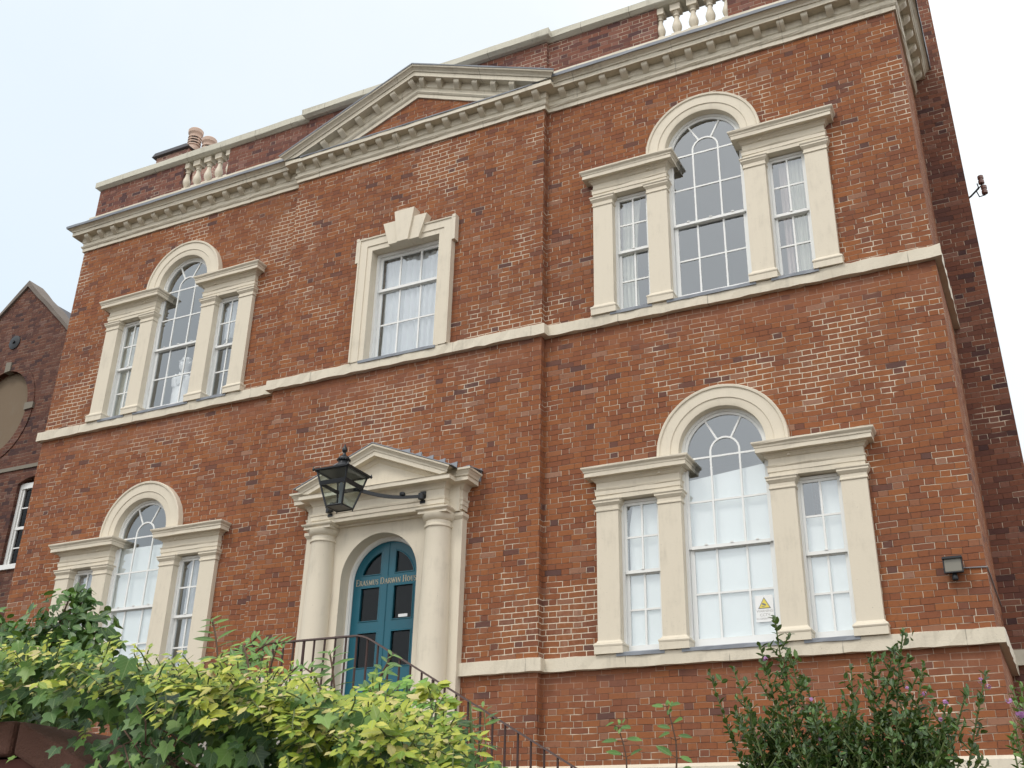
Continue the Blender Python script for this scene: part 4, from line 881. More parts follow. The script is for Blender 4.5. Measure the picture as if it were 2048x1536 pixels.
for sg_ in (-1, 1):
    ar = MB(); X0, Y0 = sg_*0.17, -0.0+0.20+0.0
    pts = []
    mx, my, mz = sg_*0.76, 0.78, 0.085
    for k in range(15):
        t = k/14; pts.append((sg_*0.10+(mx-sg_*0.10)*t, 0.19+(my-0.19)*t, 0.085-0.055*math.sin(math.pi*min(1, t*1.0))*(1) +0.0*t))
    n = len(pts)
    d = Vector((mx-sg_*0.1, my-0.19, 0)).normalized(); nn = Vector((-d.y, d.x, 0))*0.011
    vs = []
    for k, p in enumerate(pts):
        hh = 0.026-0.006*k/n; P_ = Vector(p); vs += [P_-nn+Vector((0, 0, -hh)), P_+nn+Vector((0, 0, -hh)), P_+nn+Vector((0, 0, hh)), P_-nn+Vector((0, 0, hh))]
    ar.add(vs, [(k*4+j, k*4+(j+1) % 4, (k+1)*4+(j+1) % 4, (k+1)*4+j) for k in range(n-1) for j in range(4)]+[(3, 2, 1, 0), tuple((n-1)*4+j for j in range(4))])
    for tt in (0.12, 0.78):
        P_ = Vector(pts[int(tt*14)]); ar.lathe([(0.036, 0.02), (0.04, 0.03), (0.04, 0.06), (0.03, 0.068)], P_, n=12)
    ar.build('arm', BLACK, lan, smooth=40)
    mt = MB(); mt.box(mx-0.04, mx+0.04, 0.828, 0.848, mz-0.085, mz+0.085); mt.lathe([(0.03, -0.045), (0.042, -0.04), (0.042, 0.04), (0.03, 0.045)], (mx, 0.79, mz), n=12); mt.box(mx-0.03, mx+0.03, 0.79, 0.83, mz-0.03, mz+0.03)
    mt.build('mounting_bracket', BLACK, lan, smooth=40)

# ------------------------------------------------------------------ floodlight, cable, insulators
fl = tag(empty('floodlight', (7.29, -0.02, 0.52)), 'small black floodlight fixed low on the brick corner right of the window', 'floodlight')
b = MB(); b.prism([(-0.095, 0.08), (0.095, 0.08), (0.095, 0.24), (-0.095, 0.24)], -0.10, -0.03); b.prism([(-0.105, 0.225), (0.105, 0.225), (0.10, 0.25), (-0.10, 0.25)], -0.135, -0.03)
for sgn in (-1, 1): b.box(min(sgn*0.088, sgn*0.1), max(sgn*0.088, sgn*0.1), -0.115, -0.1, 0.08, 0.24)
b.box(-0.1, 0.1, -0.115, -0.1, 0.072, 0.086); b.build('housing', BLACK, fl, bevel=0.004)
b = MB(); b.box(-0.085, 0.085, -0.108, -0.102, 0.09, 0.225); b.build('lens', paint('floodlight_lens', (0.20, 0.19, 0.155), rough=0.25, dirt=0.5), fl)
b = MB(); b.lathe([(0.028, 0.0), (0.033, 0.01), (0.033, 0.04), (0.024, 0.06), (0.024, 0.08)], (0.0, -0.06, 0.0), n=14); b.box(-0.015, 0.015, -0.05, 0.02, 0.02, 0.06); b.build('sensor', BLACK, fl, smooth=40)
c = MB(); c.tube([(7.38, -0.012, 0.665), (7.48, -0.012, 0.66), (W+0.01, -0.012, 0.655), (W+0.012, 0.3, 0.65), (W+0.012, 1.9, 0.65)], 0.008, 6)
tag(c.build('cable', SIGNG), 'thin grey cable from the floodlight round the brick corner', 'cable')
ins = tag(empty('insulator_bracket', (8.15, 2.3, 6.76)), 'iron wire bracket with two brown insulators on the edge of the wing wall', 'bracket')
b = MB(); b.tube([(-0.14, 0, -0.10), (-0.02, 0, -0.03), (0.07, 0, 0.05), (0.10, 0, 0.075)], 0.014, 6); b.tube([(0.09, 0, 0.16), (0.1, 0, 0.09), (0.06, 0, 0.05), (0.09, 0, -0.07), (0.17, 0, -0.06), (0.17, 0, 0.0)], 0.009, 6); b.tube([(0.1, 0, 0.075), (0.15, 0, 0.12), (0.15, 0, 0.18)], 0.009, 6); b.build('bracket', BLACK, ins)
for (xx, zz) in ((0.15, 0.14), (0.17, -0.04)):
    b = MB(); b.lathe([(0.03, 0), (0.042, 0.005), (0.042, 0.05), (0.032, 0.06), (0.032, 0.08), (0.042, 0.085), (0.042, 0.13), (0.03, 0.14)], (xx, 0, zz), n=14); b.build('insulator', CERAMIC, ins, smooth=40)

# ------------------------------------------------------------------ steps and iron railing
sp = MB(); sp.box(-0.98, 0.98, -1.90, -CP-0.002, GZ, DZ)
steps = tag(empty('entrance_steps', (0, -1, GZ)), 'stone double flight of steps up to the blue front door, behind the plants', 'steps')
sp.v = [(x_, y_+1, z_-GZ) for x_, y_, z_ in sp.v]; sp.build('landing', STEPM, steps)
for sg_ in (-1, 1):
    st = MB()
    for i in range(9):
        x0 = 0.981+0.30*i; st.box(min(sg_*x0, sg_*(x0+0.30)), max(sg_*x0, sg_*(x0+0.30)), -0.90, 0.80, 0, DZ-GZ-0.17*(i+1))
    st.build('flight', STEPM, steps)
rail = tag(empty('iron_railing', (0, -1.8, GZ)), 'rusty brown iron railing with plain round bars along the door steps', 'railing')
hz = 0.06-GZ
def hrz(xx):
    a = abs(xx); k0, sl = 0.90, 0.568
    if a < k0-0.12: return hz
    if a < k0+0.12: return hz-sl*(a-(k0-0.12))**2/0.48
    return hz-sl*(a-k0)
hpts = [(-3.9+7.8*i/130, 0, hrz(-3.9+7.8*i/130)) for i in range(131)]
h = MB()
vs = []
for (x_, y_, z_) in hpts: vs += [(x_, -0.024, z_-0.008), (x_, -0.016, z_+0.012), (x_, 0.016, z_+0.012), (x_, 0.024, z_-0.008)]
h.add(vs, [(k*4+j, k*4+(j+1) % 4, (k+1)*4+(j+1) % 4, (k+1)*4+j) for k in range(130) for j in range(4)]); h.build('handrail', RUST, rail, smooth=60)
for i in range(-25, 26):
    x_ = 0.05+i*0.152; zt = hrz(x_)-0.008; a = abs(x_); zf = (DZ-GZ) if a < 0.98 else max(0.0, DZ-GZ-0.17*(int((a-0.981)/0.30)+1))
    if zt < 0.3: continue
    t = MB(); rr = 0.013 if i % 12 else 0.018; t.tube([(0, 0, zf-zt), (0, 0, 0)], rr, 8); t.build('baluster', RUST, rail, smooth=60, loc=(x_, 0, zt))

# ------------------------------------------------------------------ neighbour on the left
nb = tag(empty('gabled_house', (-11.5, 2.0, GZ)), 'dark red brick gabled house behind the left corner with an oval blind panel', 'house')
NO = Vector((11.5, -2.0, -GZ))
def npart(name, mb, mat, parent=None, **k):
    o = mb.build(name, mat, parent or nb, **k)
    if parent is None: o.location = NO
    return o
NY = 2.0; AX = -11.76
gx0, gx1 = -15.6, -8.0
zr = lambda x_: 9.80-abs(x_-AX)*0.92
ov = [(AX+0.86*math.cos(R(t)), 6.58+1.0*math.sin(R(t))) for t in range(0, 360, 10)]
wnd = [(-10.62, 2.98), (-9.62, 2.98), (-9.62, 4.78), (-9.85, 4.88), (-10.12, 4.91), (-10.39, 4.88), (-10.62, 4.78)]
n = MB(); n.plate([(gx0, GZ), (gx1, GZ), (gx1, zr(gx1)), (AX, 9.80), (gx0, zr(gx0))], [ov, wnd], NY, NY+0.3)
n.box(gx0, gx0+0.3, NY+0.302, 9, GZ, zr(gx0)); n.box(gx1-0.3, gx1, NY+0.302, 9, GZ, zr(gx1)); n.box(gx0, gx1, 8.7, 9, GZ, zr(gx0)); n.box(gx0+0.4, gx1-0.4, 3.4, 3.6, GZ, 6); npart('wall', n, BRICKN)
p = MB(); p.prism(ov, NY+0.13, NY+0.25); npart('oval_panel', p, BEIGE)
p = MB(); p.sweep(ov, [(0.0, NY-0.02), (0.20, NY-0.02), (0.20, NY+0.1), (0.0, NY+0.1)], f=XZ, side=-1, closed=True); npart('oval_surround', p, BRICKN)
for ang in (90, 0, 180, 270):
    cx, cz = AX+0.96*math.cos(R(ang)), 6.58+1.1*math.sin(R(ang)); p = MB(); wx_, wz_ = (0.085, 0.13) if ang in (90, 270) else (0.13, 0.085)
    p.prism([(cx-wx_, cz-wz_), (cx+wx_, cz-wz_*0.8), (cx+wx_, cz+wz_*0.8), (cx-wx_, cz+wz_)], NY-0.05, NY+0.1); npart('keystone', p, NSTONE)
p = MB(); p.lathe([(0.17, 0), (0.17, 0.02), (0.12, 0.035), (0.04, 0.04), (0.04, 0.07)], n=20); o = p.build('tie_plate', BLACK, nb, smooth=40); o.location = NO+Vector((-11.79, NY, 8.32)); o.rotation_euler = (R(90), 0, 0)
p = MB(); p.box(gx0, gx1, NY-0.03, NY+0.05, 5.10, 5.18); npart('string_course', p, NSTONE)
rc = MB(); rc.sweep([(gx0-0.1, zr(gx0-0.1)), (AX, 9.80), (gx1+0.1, zr(gx1+0.1))], [(-0.02, NY-0.05), (0.075, NY-0.05), (0.075, NY+0.36), (-0.02, NY+0.36)], f=XZ, side=1, jit=0.012, seg=0.3); npart('coping', rc, paint('lichened_stone', (0.17, 0.145, 0.125), rough=0.95, dirt=1.0))
rr = MB(); rr.prism([(gx0-0.1, zr(gx0-0.1)-0.1), (AX, 9.70), (gx1+0.1, zr(gx1+0.1)-0.1), (gx1+0.1, zr(gx1+0.1)-0.25), (AX, 9.55), (gx0-0.1, zr(gx0-0.1)-0.25)], NY+0.37, 9.2); npart('roof', rr, SLATE)
ww = MB(); y0 = NY+0.08
ww.box(-10.62, -10.55, y0, y0+0.1, 2.98, 4.80); ww.box(-9.69, -9.62, y0, y0+0.1, 2.98, 4.80); ww.box(-10.55, -9.69, y0, y0+0.1, 4.68, 4.80); ww.box(-10.70, -9.54, y0-0.13, y0+0.1, 2.93, 3.03)
ww.box(-10.55, -9.69, y0+0.02, y0+0.06, 3.80, 3.86); ww.box(-10.549, -10.50, y0+0.03, y0+0.08, 3.03, 4.68); ww.box(-9.74, -9.691, y0+0.03, y0+0.08, 3.03, 4.68)
for x_ in (-10.26, -9.98): ww.box(x_-0.013, x_+0.013, y0+0.04, y0+0.07, 3.03, 4.68)
for z_ in (3.42, 4.27): ww.box(-10.50, -9.74, y0+0.045, y0+0.065, z_-0.013, z_+0.013)
wo = npart('window', ww, WHITE)
gg = MB(); gg.add([(-10.5, y0+0.056, 3.03), (-9.74, y0+0.056, 3.03), (-9.74, y0+0.056, 4.68), (-10.5, y0+0.056, 4.68)], [(0, 1, 2, 3)]); gg.build('glass', GLASSD, wo, recalc=False)

# ------------------------------------------------------------------ foliage helpers
def basis(nrm, spin):
    n = Vector(nrm).normalized(); a = n.orthogonal().normalized(); b = n.cross(a)
    c, s_ = math.cos(spin), math.sin(spin); return (a*c+b*s_), (-a*s_+b*c), n
IVYP = [(0, -0.06), (0.14, -0.24), (0.34, -0.27), (0.47, -0.14), (0.40, 0.06), (0.53, 0.20), (0.62, 0.40), (0.42, 0.40), (0.24, 0.44), (0.14, 0.66), (0.0, 0.92), (-0.14, 0.66), (-0.24, 0.44), (-0.42, 0.40), (-0.62, 0.40), (-0.53, 0.20), (-0.40, 0.06), (-0.47, -0.14), (-0.34, -0.27), (-0.14, -0.24)]
OVAL = [(0, -0.5), (0.17, -0.34), (0.27, -0.05), (0.22, 0.24), (0.10, 0.43), (0, 0.56), (-0.10, 0.43), (-0.22, 0.24), (-0.27, -0.05), (-0.17, -0.34)]
TOOTH = [(0, -0.5), (0.16, -0.36), (0.20, -0.22), (0.30, -0.10), (0.28, 0.03), (0.32, 0.12), (0.20, 0.24), (0.20, 0.34), (0.08, 0.42), (0, 0.62), (-0.08, 0.42), (-0.20, 0.34), (-0.20, 0.24), (-0.32, 0.12), (-0.28, 0.03), (-0.30, -0.10), (-0.20, -0.22), (-0.16, -0.36)]
TOOTHN = [(a*0.78, b) for a, b in TOOTH]
NARROW = [(0, -0.5), (0.10, -0.25), (0.13, 0.05), (0.07, 0.35), (0, 0.55), (-0.07, 0.35), (-0.13, 0.05), (-0.10, -0.25)]
def leaf(mb, pos, nrm, size, shape, spin=None, up=None, fold=0.18, curl=0.15):
    # up: direction the tip points to
    n = Vector(nrm).normalized()
    if up is not None:
        b = Vector(up)-n*Vector(up).dot(n)
        b = b.normalized() if b.length > 1e-4 else n.orthogonal().normalized(); a = b.cross(n)
    else: a, b, n = basis(nrm, spin if spin is not None else rnd.uniform(0, 6.28))
    P_ = Vector(pos); vs = [P_+b*0.05*size]
    for (x_, y_) in shape:
        z_ = fold*abs(x_)-curl*(y_*y_)*0.6
        vs.append(P_+(a*x_+b*y_+n*z_)*size)
    b0_ = len(mb.v); mb.lc[b0_] = (0, 0.05, 0)
    for i_, c_ in enumerate(shape): mb.lc[b0_+i_+1] = (c_[0], c_[1], 1)
    m = len(shape); mb.add(vs, [(0, i+1, (i+1) % m+1) for i in range(m)])

# ------------------------------------------------------------------ garden wall with ivy in front
def wtop(x_):            # top of the garden wall, ramped down to the right
    return -2.275 if x_ < 6.25 else -2.275-0.42*(x_-6.25)-0.9*max(0, x_-6.48)**2*2
gw = tag(empty('garden_wall', (5, -10.8, -4.16)), 'old dark brick garden wall under the ivy at the lower left', 'wall')
pts = [(-6, -4.16), (7.25, -4.16)]+[(x_/20, wtop(x_/20)-0.075) for x_ in range(145, 119, -1)]+[(-6, -2.35)]
g_ = MB(); g_.prism([(a-5, b+4.16) for a, b in pts], 0.03, 0.35); g_.build('wall', BRICKG, gw)
cpm = MB(); x_ = 3.9
while x_ < 7.2:       # brick coping, each brick laid with its own joint
    wd = 0.235; z0 = wtop(x_)-0.07; z1 = wtop(x_+wd-0.012)-0.07
    a = [(x_-5, 0.0, z0+4.16), (x_+wd-0.012-5, 0.0, z1+4.16), (x_+wd-0.012-5, 0.0, z1+4.16+0.066), (x_-5, 0.0, z0+4.16+0.066)]
    cpm.add(a+[(p, 0.36, r_) for p, q, r_ in a], [(0, 1, 2, 3), (7, 6, 5, 4), (0, 4, 5, 1), (1, 5, 6, 2), (2, 6, 7, 3), (3, 7, 4, 0)]); x_ += wd
cpm.build('coping', paint('old_coping_brick', (0.125, 0.056, 0.038), rough=0.8, dirt=1.0, dirtcol=(0.03, 0.02, 0.02), sc=5, bump=0.6), gw, bevel=0.008)
def ivtop(x_):           # silhouette of the planting along the wall
    p = [(3.5, -2.10), (6.0, -2.12), (6.3, -2.125), (6.45, -2.13), (6.6, -2.165), (6.75, -2.20), (6.9, -2.22), (7.02, -2.25), (7.12, -2.275), (7.20, -2.31), (7.27, -2.38), (7.33, -2.46), (7.4, -2.6)]
    for (a, b), (c, d) in zip(p, p[1:]):
        if a <= x_ <= c: return b+(d-b)*(x_-a)/(c-a)
    return -2.1 if x_ < 4 else -2.7
iv = tag(empty('ivy', (6.5, -10.75, -3.2)), 'dark green ivy hanging over the garden wall at the lower left', 'climbing plant')
ib = MB(); stb = MB(); IO = Vector((6.5, -10.75, -3.2))
def bare(x_, z_): return x_ < 6.50 and z_ < -2.255-0.02*math.sin(x_*40)-0.25*max(0, x_-6.36)
cnt = 0
while cnt < 7800:
    x_ = rnd.uniform(5.2, 7.34); top_ = ivtop(x_)-0.03
    z_ = rnd.uniform(max(top_-0.75, -2.95), top_); y_ = -10.82-rnd.random()**1.3*0.13*(1+0.5*math.sin(x_*9)*math.sin(z_*11))-0.03*min(1, (top_-z_)*4)
    if bare(x_, z_) and rnd.random() < 0.994: continue
    if z_ > wtop(x_): y_ = rnd.uniform(-10.92, -10.5)
    sz = rnd.uniform(0.016, 0.038)
    nrm = (rnd.gauss(0.15, 0.42), -1+rnd.gauss(0, 0.3), rnd.gauss(0.55, 0.4)); up = (rnd.gauss(0, 0.55), -0.3, -1)
    leaf(ib, Vector((x_, y_, z_))-IO, nrm, sz, IVYP, up=up, fold=rnd.uniform(0.02, 0.25), curl=rnd.uniform(-0.1, 0.3)); cnt += 1
ib.build('leaves', IVY, iv, recalc=False)
for i in range(22):
    x_ = rnd.uniform(6.55, 7.3); z_ = ivtop(x_)-rnd.uniform(0.05, 0.3); pts_ = []
    for k in range(7): pts_.append(Vector((x_+rnd.gauss(0, 0.012), -10.83-rnd.random()*0.08, z_))-IO); x_ += rnd.uniform(-0.02, 0.06); z_ -= rnd.uniform(0.01, 0.05)
    if bare(x_, z_): continue
    stb.tube(pts_, 0.0017, 5)
stb.build('stems', BARK, iv)
# golden climber trailing over the ivy: sprays of serrated leaflets
gc = tag(empty('golden_climber', (6.6, -10.7, -3.0)), 'yellow-green leafy climber sprawling over the top of the ivy', 'climbing plant')
gb = MB(); gs = MB(); GO = Vector((6.6, -10.7, -3.0))
def spray(lm, sm, p, d, n, step_, sz, shape, droop=0.12, pair=True, O=GO, fold=0.12, r=0.0013, nrm0=(0.1, -0.6, 0.8)):
    p = Vector(p); d = Vector(d).normalized(); pts_ = [p-O]
    for k in range(n):
        d = (d+Vector((rnd.gauss(0, 0.10), rnd.gauss(0, 0.10), -droop+rnd.gauss(0, 0.06)))).normalized(); p = p+d*step_; pts_.append(p-O)
        side = d.cross(Vector(nrm0)).normalized()
        for sg_ in ((-1, 1) if pair else (rnd.choice((-1, 1)),)):
            dir_ = (side*sg_+d*0.55+Vector((0, 0, -0.15))).normalized(); s_ = sz*rnd.uniform(0.7, 1.15)*(1-0.35*k/n)
            nn = Vector(nrm0)+Vector((rnd.gauss(0, 0.28), rnd.gauss(0, 0.28), rnd.gauss(0, 0.28)))
            leaf(lm, p-O+dir_*s_*0.5, nn, s_, shape, up=dir_, fold=fold, curl=rnd.uniform(0, 0.35))
    leaf(lm, p-O+d*sz*0.4, nrm0, sz*0.8, shape, up=d, fold=fold)
    sm.tube(pts_, r, 5)
for i in range(760):
    if i < 300: x_ = rnd.uniform(6.72, 7.28)
    else: x_ = rnd.uniform(5.4, 7.2)
    dz = abs(rnd.gauss(0, 0.034))
    if x_ > 6.95: dz = rnd.random()**1.4*0.11
    elif x_ < 6.5: dz *= 1.5
    base = (x_, rnd.uniform(-10.93, -10.6), ivtop(x_)-0.035-dz)
    spray(gb, gs, base, (rnd.gauss(0.25, 0.6), rnd.gauss(-0.5, 0.35), rnd.gauss(0.35, 0.35)), rnd.randint(3, 5), 0.015, rnd.uniform(0.015, 0.036), TOOTHN)
gb.build('leaves', YELLOW, gc, recalc=False); gs.build('stems', STEM, gc)

# bush at the far left behind the wall
def bush(name, label, cat, base, blobs, nleaf, sz, shape, mat, up=(0, 0, 1), group=None, ntwig=14):
    o = tag(empty(name, base), label, cat, group); O = Vector(base); lm = MB(); sm = MB(); tot = sum(r_[3]**2 for r_ in blobs)
    for (x_, y_, z_, r_) in blobs:
        c = Vector((x_, y_, z_)); k_ = max(4, int(nleaf*r_**2/tot))
        for _ in range(k_):
            v = Vector((rnd.gauss(0, 1), rnd.gauss(0, 1), rnd.gauss(0, 1))).normalized(); rad = r_*(0.55+0.45*rnd.random()**0.6)*(1+0.22*math.sin(v.x*7+x_*9)*math.sin(v.z*6+y_*5))
            p = c+v*rad; nn = v+Vector((rnd.gauss(0, 0.5), rnd.gauss(0, 0.5)-0.3, rnd.gauss(0, 0.5)+0.4))
            leaf(lm, p-O, nn, sz*rnd.uniform(0.65, 1.2), shape, up=v+Vector((rnd.gauss(0, .5), rnd.gauss(0, .5), rnd.gauss(0.1, .5))), fold=0.15)
        for _ in range(max(1, ntwig//len(blobs))):
            q = c+Vector((rnd.gauss(0, 1), rnd.gauss(0, 1), rnd.gauss(0, 1))).normalized()*r_*0.8
            root = O+Vector((rnd.gauss(0, 0.06), rnd.gauss(0, 0.06), 0)); mid = root.lerp(q, 0.55)+Vector((rnd.gauss(0, 0.05), rnd.gauss(0, 0.05), 0.05))
            sm.tube([root-O, mid-O, q-O], [0.012, 0.008, 0.003], 5)
    lm.build('leaves', mat, o, recalc=False); sm.build('stems', BARK, o); return o
bush('laurel_bush', 'dark green glossy bush rising above the wall left of the lower left window', 'bush', (4.7, -9.6, GZ),
     [(4.93, -9.6, -1.72, 0.12), (5.03, -9.55, -1.78, 0.11), (4.86, -9.6, -1.83, 0.13), (5.08, -9.6, -1.88, 0.10), (4.75, -9.6, -1.86, 0.15), (4.55, -9.65, -1.80, 0.17), (4.30, -9.6, -1.78, 0.2), (4.45, -9.7, -2.0, 0.25), (4.85, -9.7, -2.02, 0.22), (5.1, -9.75, -2.05, 0.16), (4.6, -9.6, -2.3, 0.3), (4.97, -9.58, -1.64, 0.05)], 5600, 0.044, OVAL, BUSHG, ntwig=40)

# fern-like fronds of a young tree between wall and steps
def frond_plant(name, label, cat, base, fronds, mat=FROND, group=None, shape=NARROW, sz=0.05, n=9, step_=0.026):
    o = tag(empty(name, base), label, cat, group); O = Vector(base); lm = MB(); sm = MB()
    for (tip, bend) in fronds:
        t_ = Vector(tip); crown = O.lerp(Vector((O.x, O.y, t_.z-0.16)), 0.9)+Vector((rnd.gauss(0, 0.02), rnd.gauss(0, 0.02), 0))
        sm.tube([Vector((0, 0, 0)), crown-O], [0.006, 0.003], 6)
        d = (t_-crown); L_ = d.length; k_ = max(5, int(L_/step_)); dr = Vector((0, 0, bend*L_)); pts_ = []
        for k in range(k_+1):
            u = k/k_; p = crown.lerp(t_, u)+dr*math.sin(math.pi*u); pts_.append(p-O)
            if k < 1: continue
            dd = (t_-crown)/L_+dr*math.pi*math.cos(math.pi*u)/L_; dd.normalize()
            nn = Vector((0.15, -0.65, 0.75)); side = dd.cross(nn).normalized()
            for sg_ in (-1, 1):
                dir_ = (side*sg_+dd*0.45+Vector((0, 0, -0.12))).normalized(); s_ = sz*(0.55+0.65*math.sin(math.pi*min(1, u*0.86+0.1)))*rnd.uniform(0.85, 1.1)
                leaf(lm, p-O+dir_*s_*0.5, nn+Vector((rnd.gauss(0, .18), rnd.gauss(0, .18), rnd.gauss(0, .18))), s_, shape, up=dir_, fold=0.2, curl=0.25)
        leaf(lm, t_-O, (0.1, -0.6, 0.8), sz*0.6, shape, up=d)
        sm.tube(pts_, 0.0024, 5)
    lm.build('leaves', mat, o, recalc=False); sm.build('stems', BARK, o); return o
GF = 'young trees with feathery leaves behind the wall'
frond_plant('ash_sapling', 'feathery sapling with one tall upright frond right of the lower left window', 'sapling', (6.24, -10.2, GZ), [((6.175, -10.2, -1.945), 0.12), ((6.33, -10.2, -2.0), 0.15), ((6.36, -10.22, -2.06), 0.2), ((6.13, -10.25, -2.08), 0.15), ((6.42, -10.2, -2.02), 0.25)], group=GF)
frond_plant('ash_sapling', 'feathery sapling whose fronds cross the foot of the blue door', 'sapling', (6.62, -10.2, GZ), [((6.74, -10.2, -2.075), 0.1), ((6.56, -10.2, -2.055), 0.12), ((6.76, -10.25, -2.12), 0.2), ((6.50, -10.22, -2.09), 0.2)], group=GF)
frond_plant('ash_sapling', 'feathery sapling in front of the railing left of the door column', 'sapling', (6.44, -10.3, GZ), [((6.48, -10.3, -2.05), 0.15), ((6.37, -10.3, -2.04), 0.15), ((6.53, -10.28, -2.10), 0.15)], group=GF, mat=BRIGHT, sz=0.042)
fp = tag(empty('leafy_shrub', (6.86, -10.25, GZ)), 'fresh green shrub with pale shoots under the right door column', 'shrub'); lm, sm = MB(), MB(); O = Vector((6.86, -10.25, GZ))
for i in range(90):
    p = (rnd.gauss(6.81, 0.042), rnd.gauss(-10.25, 0.05), rnd.uniform(-2.36, -2.17))
    sm.tube([(rnd.gauss(0, .01), 0, 0), Vector(p)-O], 0.002, 4); spray(lm, sm, p, (rnd.gauss(0, .5), rnd.gauss(-.2, .4), rnd.uniform(.1, .9)), 3, 0.016, rnd.uniform(0.022, 0.036), OVAL, O=O, fold=0.2)
sm.tube([(0, 0, 0), (0.02, 0, 0.3)], [0.012, 0.005], 6)
lm.build('leaves', BRIGHT, fp, recalc=False); sm.build('stems', STEM, fp)
fp = tag(empty('broadleaf_plant', (6.98, -10.2, GZ)), 'dark broad-leaved plant with pale stalk left of the descending handrail', 'plant'); lm, sm = MB(), MB(); O = Vector((6.98, -10.2, GZ))
for i in range(70):
    p = (rnd.gauss(6.90, 0.04), rnd.gauss(-10.2, 0.04), rnd.uniform(-2.42, -2.25))
    sm.tube([(rnd.gauss(0, .01), 0, 0), Vector(p)-O], 0.002, 4); spray(lm, sm, p, (rnd.gauss(0, .6), rnd.gauss(-.2, .4), rnd.uniform(-.1, .8)), 3, 0.018, rnd.uniform(0.036, 0.055), NARROW, O=O, fold=0.25)
sm.tube([(0, 0, 0), (-0.01, 0, 0.2), (-0.02, -0.01, 0.36)], [0.01, 0.006, 0.002], 6)
lm.build('leaves', BUSHG, fp, recalc=False); sm.build('stems', STEM, fp)
fp = tag(empty('yellow_shoot', (6.98, -10.4, GZ)), 'single yellow-green leafy shoot in front of the handrail right of the door', 'shoot'); lm, sm = MB(), MB(); O = Vector((6.98, -10.4, GZ))
for i in range(7):
    p = (rnd.gauss(6.985, 0.015), -10.4, rnd.uniform(-2.235, -2.205)); spray(lm, sm, p, (rnd.gauss(0, .7), -.3, rnd.uniform(0, .8)), 2, 0.015, 0.034, TOOTH, O=O)
sm.tube([(0, 0, 0), (0.005, 0, 0.33)], [0.004, 0.002], 5); lm.build('leaves', YELLOW, fp, recalc=False); sm.build('stems', STEM, fp)

# flowering shrub on the right: many upright stems set with small leaves
def stemshrub(name, label, cat, base, tips, mat, sz, flower=None, group=None):
    o = tag(empty(name, base), label, cat, group); O = Vector(base); lm, sm, fm = MB(), MB(), MB()
    for (tip, root) in tips:
        t_, r0 = Vector(tip), Vector(root); mid = r0.lerp(t_, 0.5)+Vector((rnd.gauss(0, .03), rnd.gauss(0, .03), 0)); L_ = (t_-r0).length; n_ = max(3, int(L_/0.0120)); pts_ = []
        for k in range(n_+1):
            u = k/n_; p = r0.lerp(mid, u).lerp(mid.lerp(t_, u), u)
            if k % 8 == 0 or k == n_: pts_.append(p-O)
            if u < (0.12 if L_ > 0.3 else 0.0): continue
            d = ((mid-r0).lerp(t_-mid, u)).normalized(); ang = k*2.4+rnd.gauss(0, .3)
            a, b, _ = basis(d, 0); side = a*math.cos(ang)+b*math.sin(ang); dir_ = (side*0.95+d*0.75).normalized()
            s_ = sz*rnd.uniform(0.75, 1.15)*(1-0.35*max(0, u-0.75)*4*0.5)
            leaf(lm, p-O+dir_*s_*0.5, side*-0.6+d*0.9+Vector((rnd.gauss(0, .2), rnd.gauss(0, .2), .2)), s_, OVAL, up=dir_, fold=0.3)
        leaf(lm, t_-O, (0, -1, .3), sz*0.7, OVAL, up=(0, 0, 1)); sm.tube(pts_, 0.0028, 5)
    if flower:
        for (p, r_) in flower:
            fm = MB()
            for k in range(9):
                v = Vector((rnd.gauss(0, 1), rnd.gauss(0, 1)-0.6, rnd.gauss(0, 1))).normalized(); leaf(fm, Vector(p)-O+v*r_*0.5, v, r_*rnd.uniform(0.6, 1.0), OVAL)
            fm.build('flower', PETAL, o, recalc=False)
    lm.build('leaves', mat, o, recalc=False); sm.build('stems', STEM, o); return o
top_sil = [(7.00, -1.84), (7.06, -1.95), (7.13, -1.83), (7.20, -1.74), (7.25, -1.66), (7.30, -1.76), (7.36, -1.88), (7.42, -1.84), (7.50, -1.80), (7.58, -1.80), (7.64, -1.78), (7.69, -1.745), (7.72, -1.84), (7.78, -1.95), (7.84, -1.98), (7.88, -1.93), (7.93, -1.91)]
tips = []
def plume(tip, root, n, spread):       # a main stem and its shorter side shoots
    tips.append((tip, root)); t_, r0 = Vector(tip), Vector(root)
    for k in range(n):
        u = 0.45+0.5*(k+rnd.random())/n; p = r0.lerp(t_, u); L_ = spread*(1.15-u)*2.2*rnd.uniform(0.7, 1.2); a = k*2.4+rnd.random()
        q = p+Vector((math.cos(a)*L_*0.55, math.sin(a)*L_*0.45, L_*rnd.uniform(0.55, 0.95)))
        tips.append((tuple(q), tuple(p)))
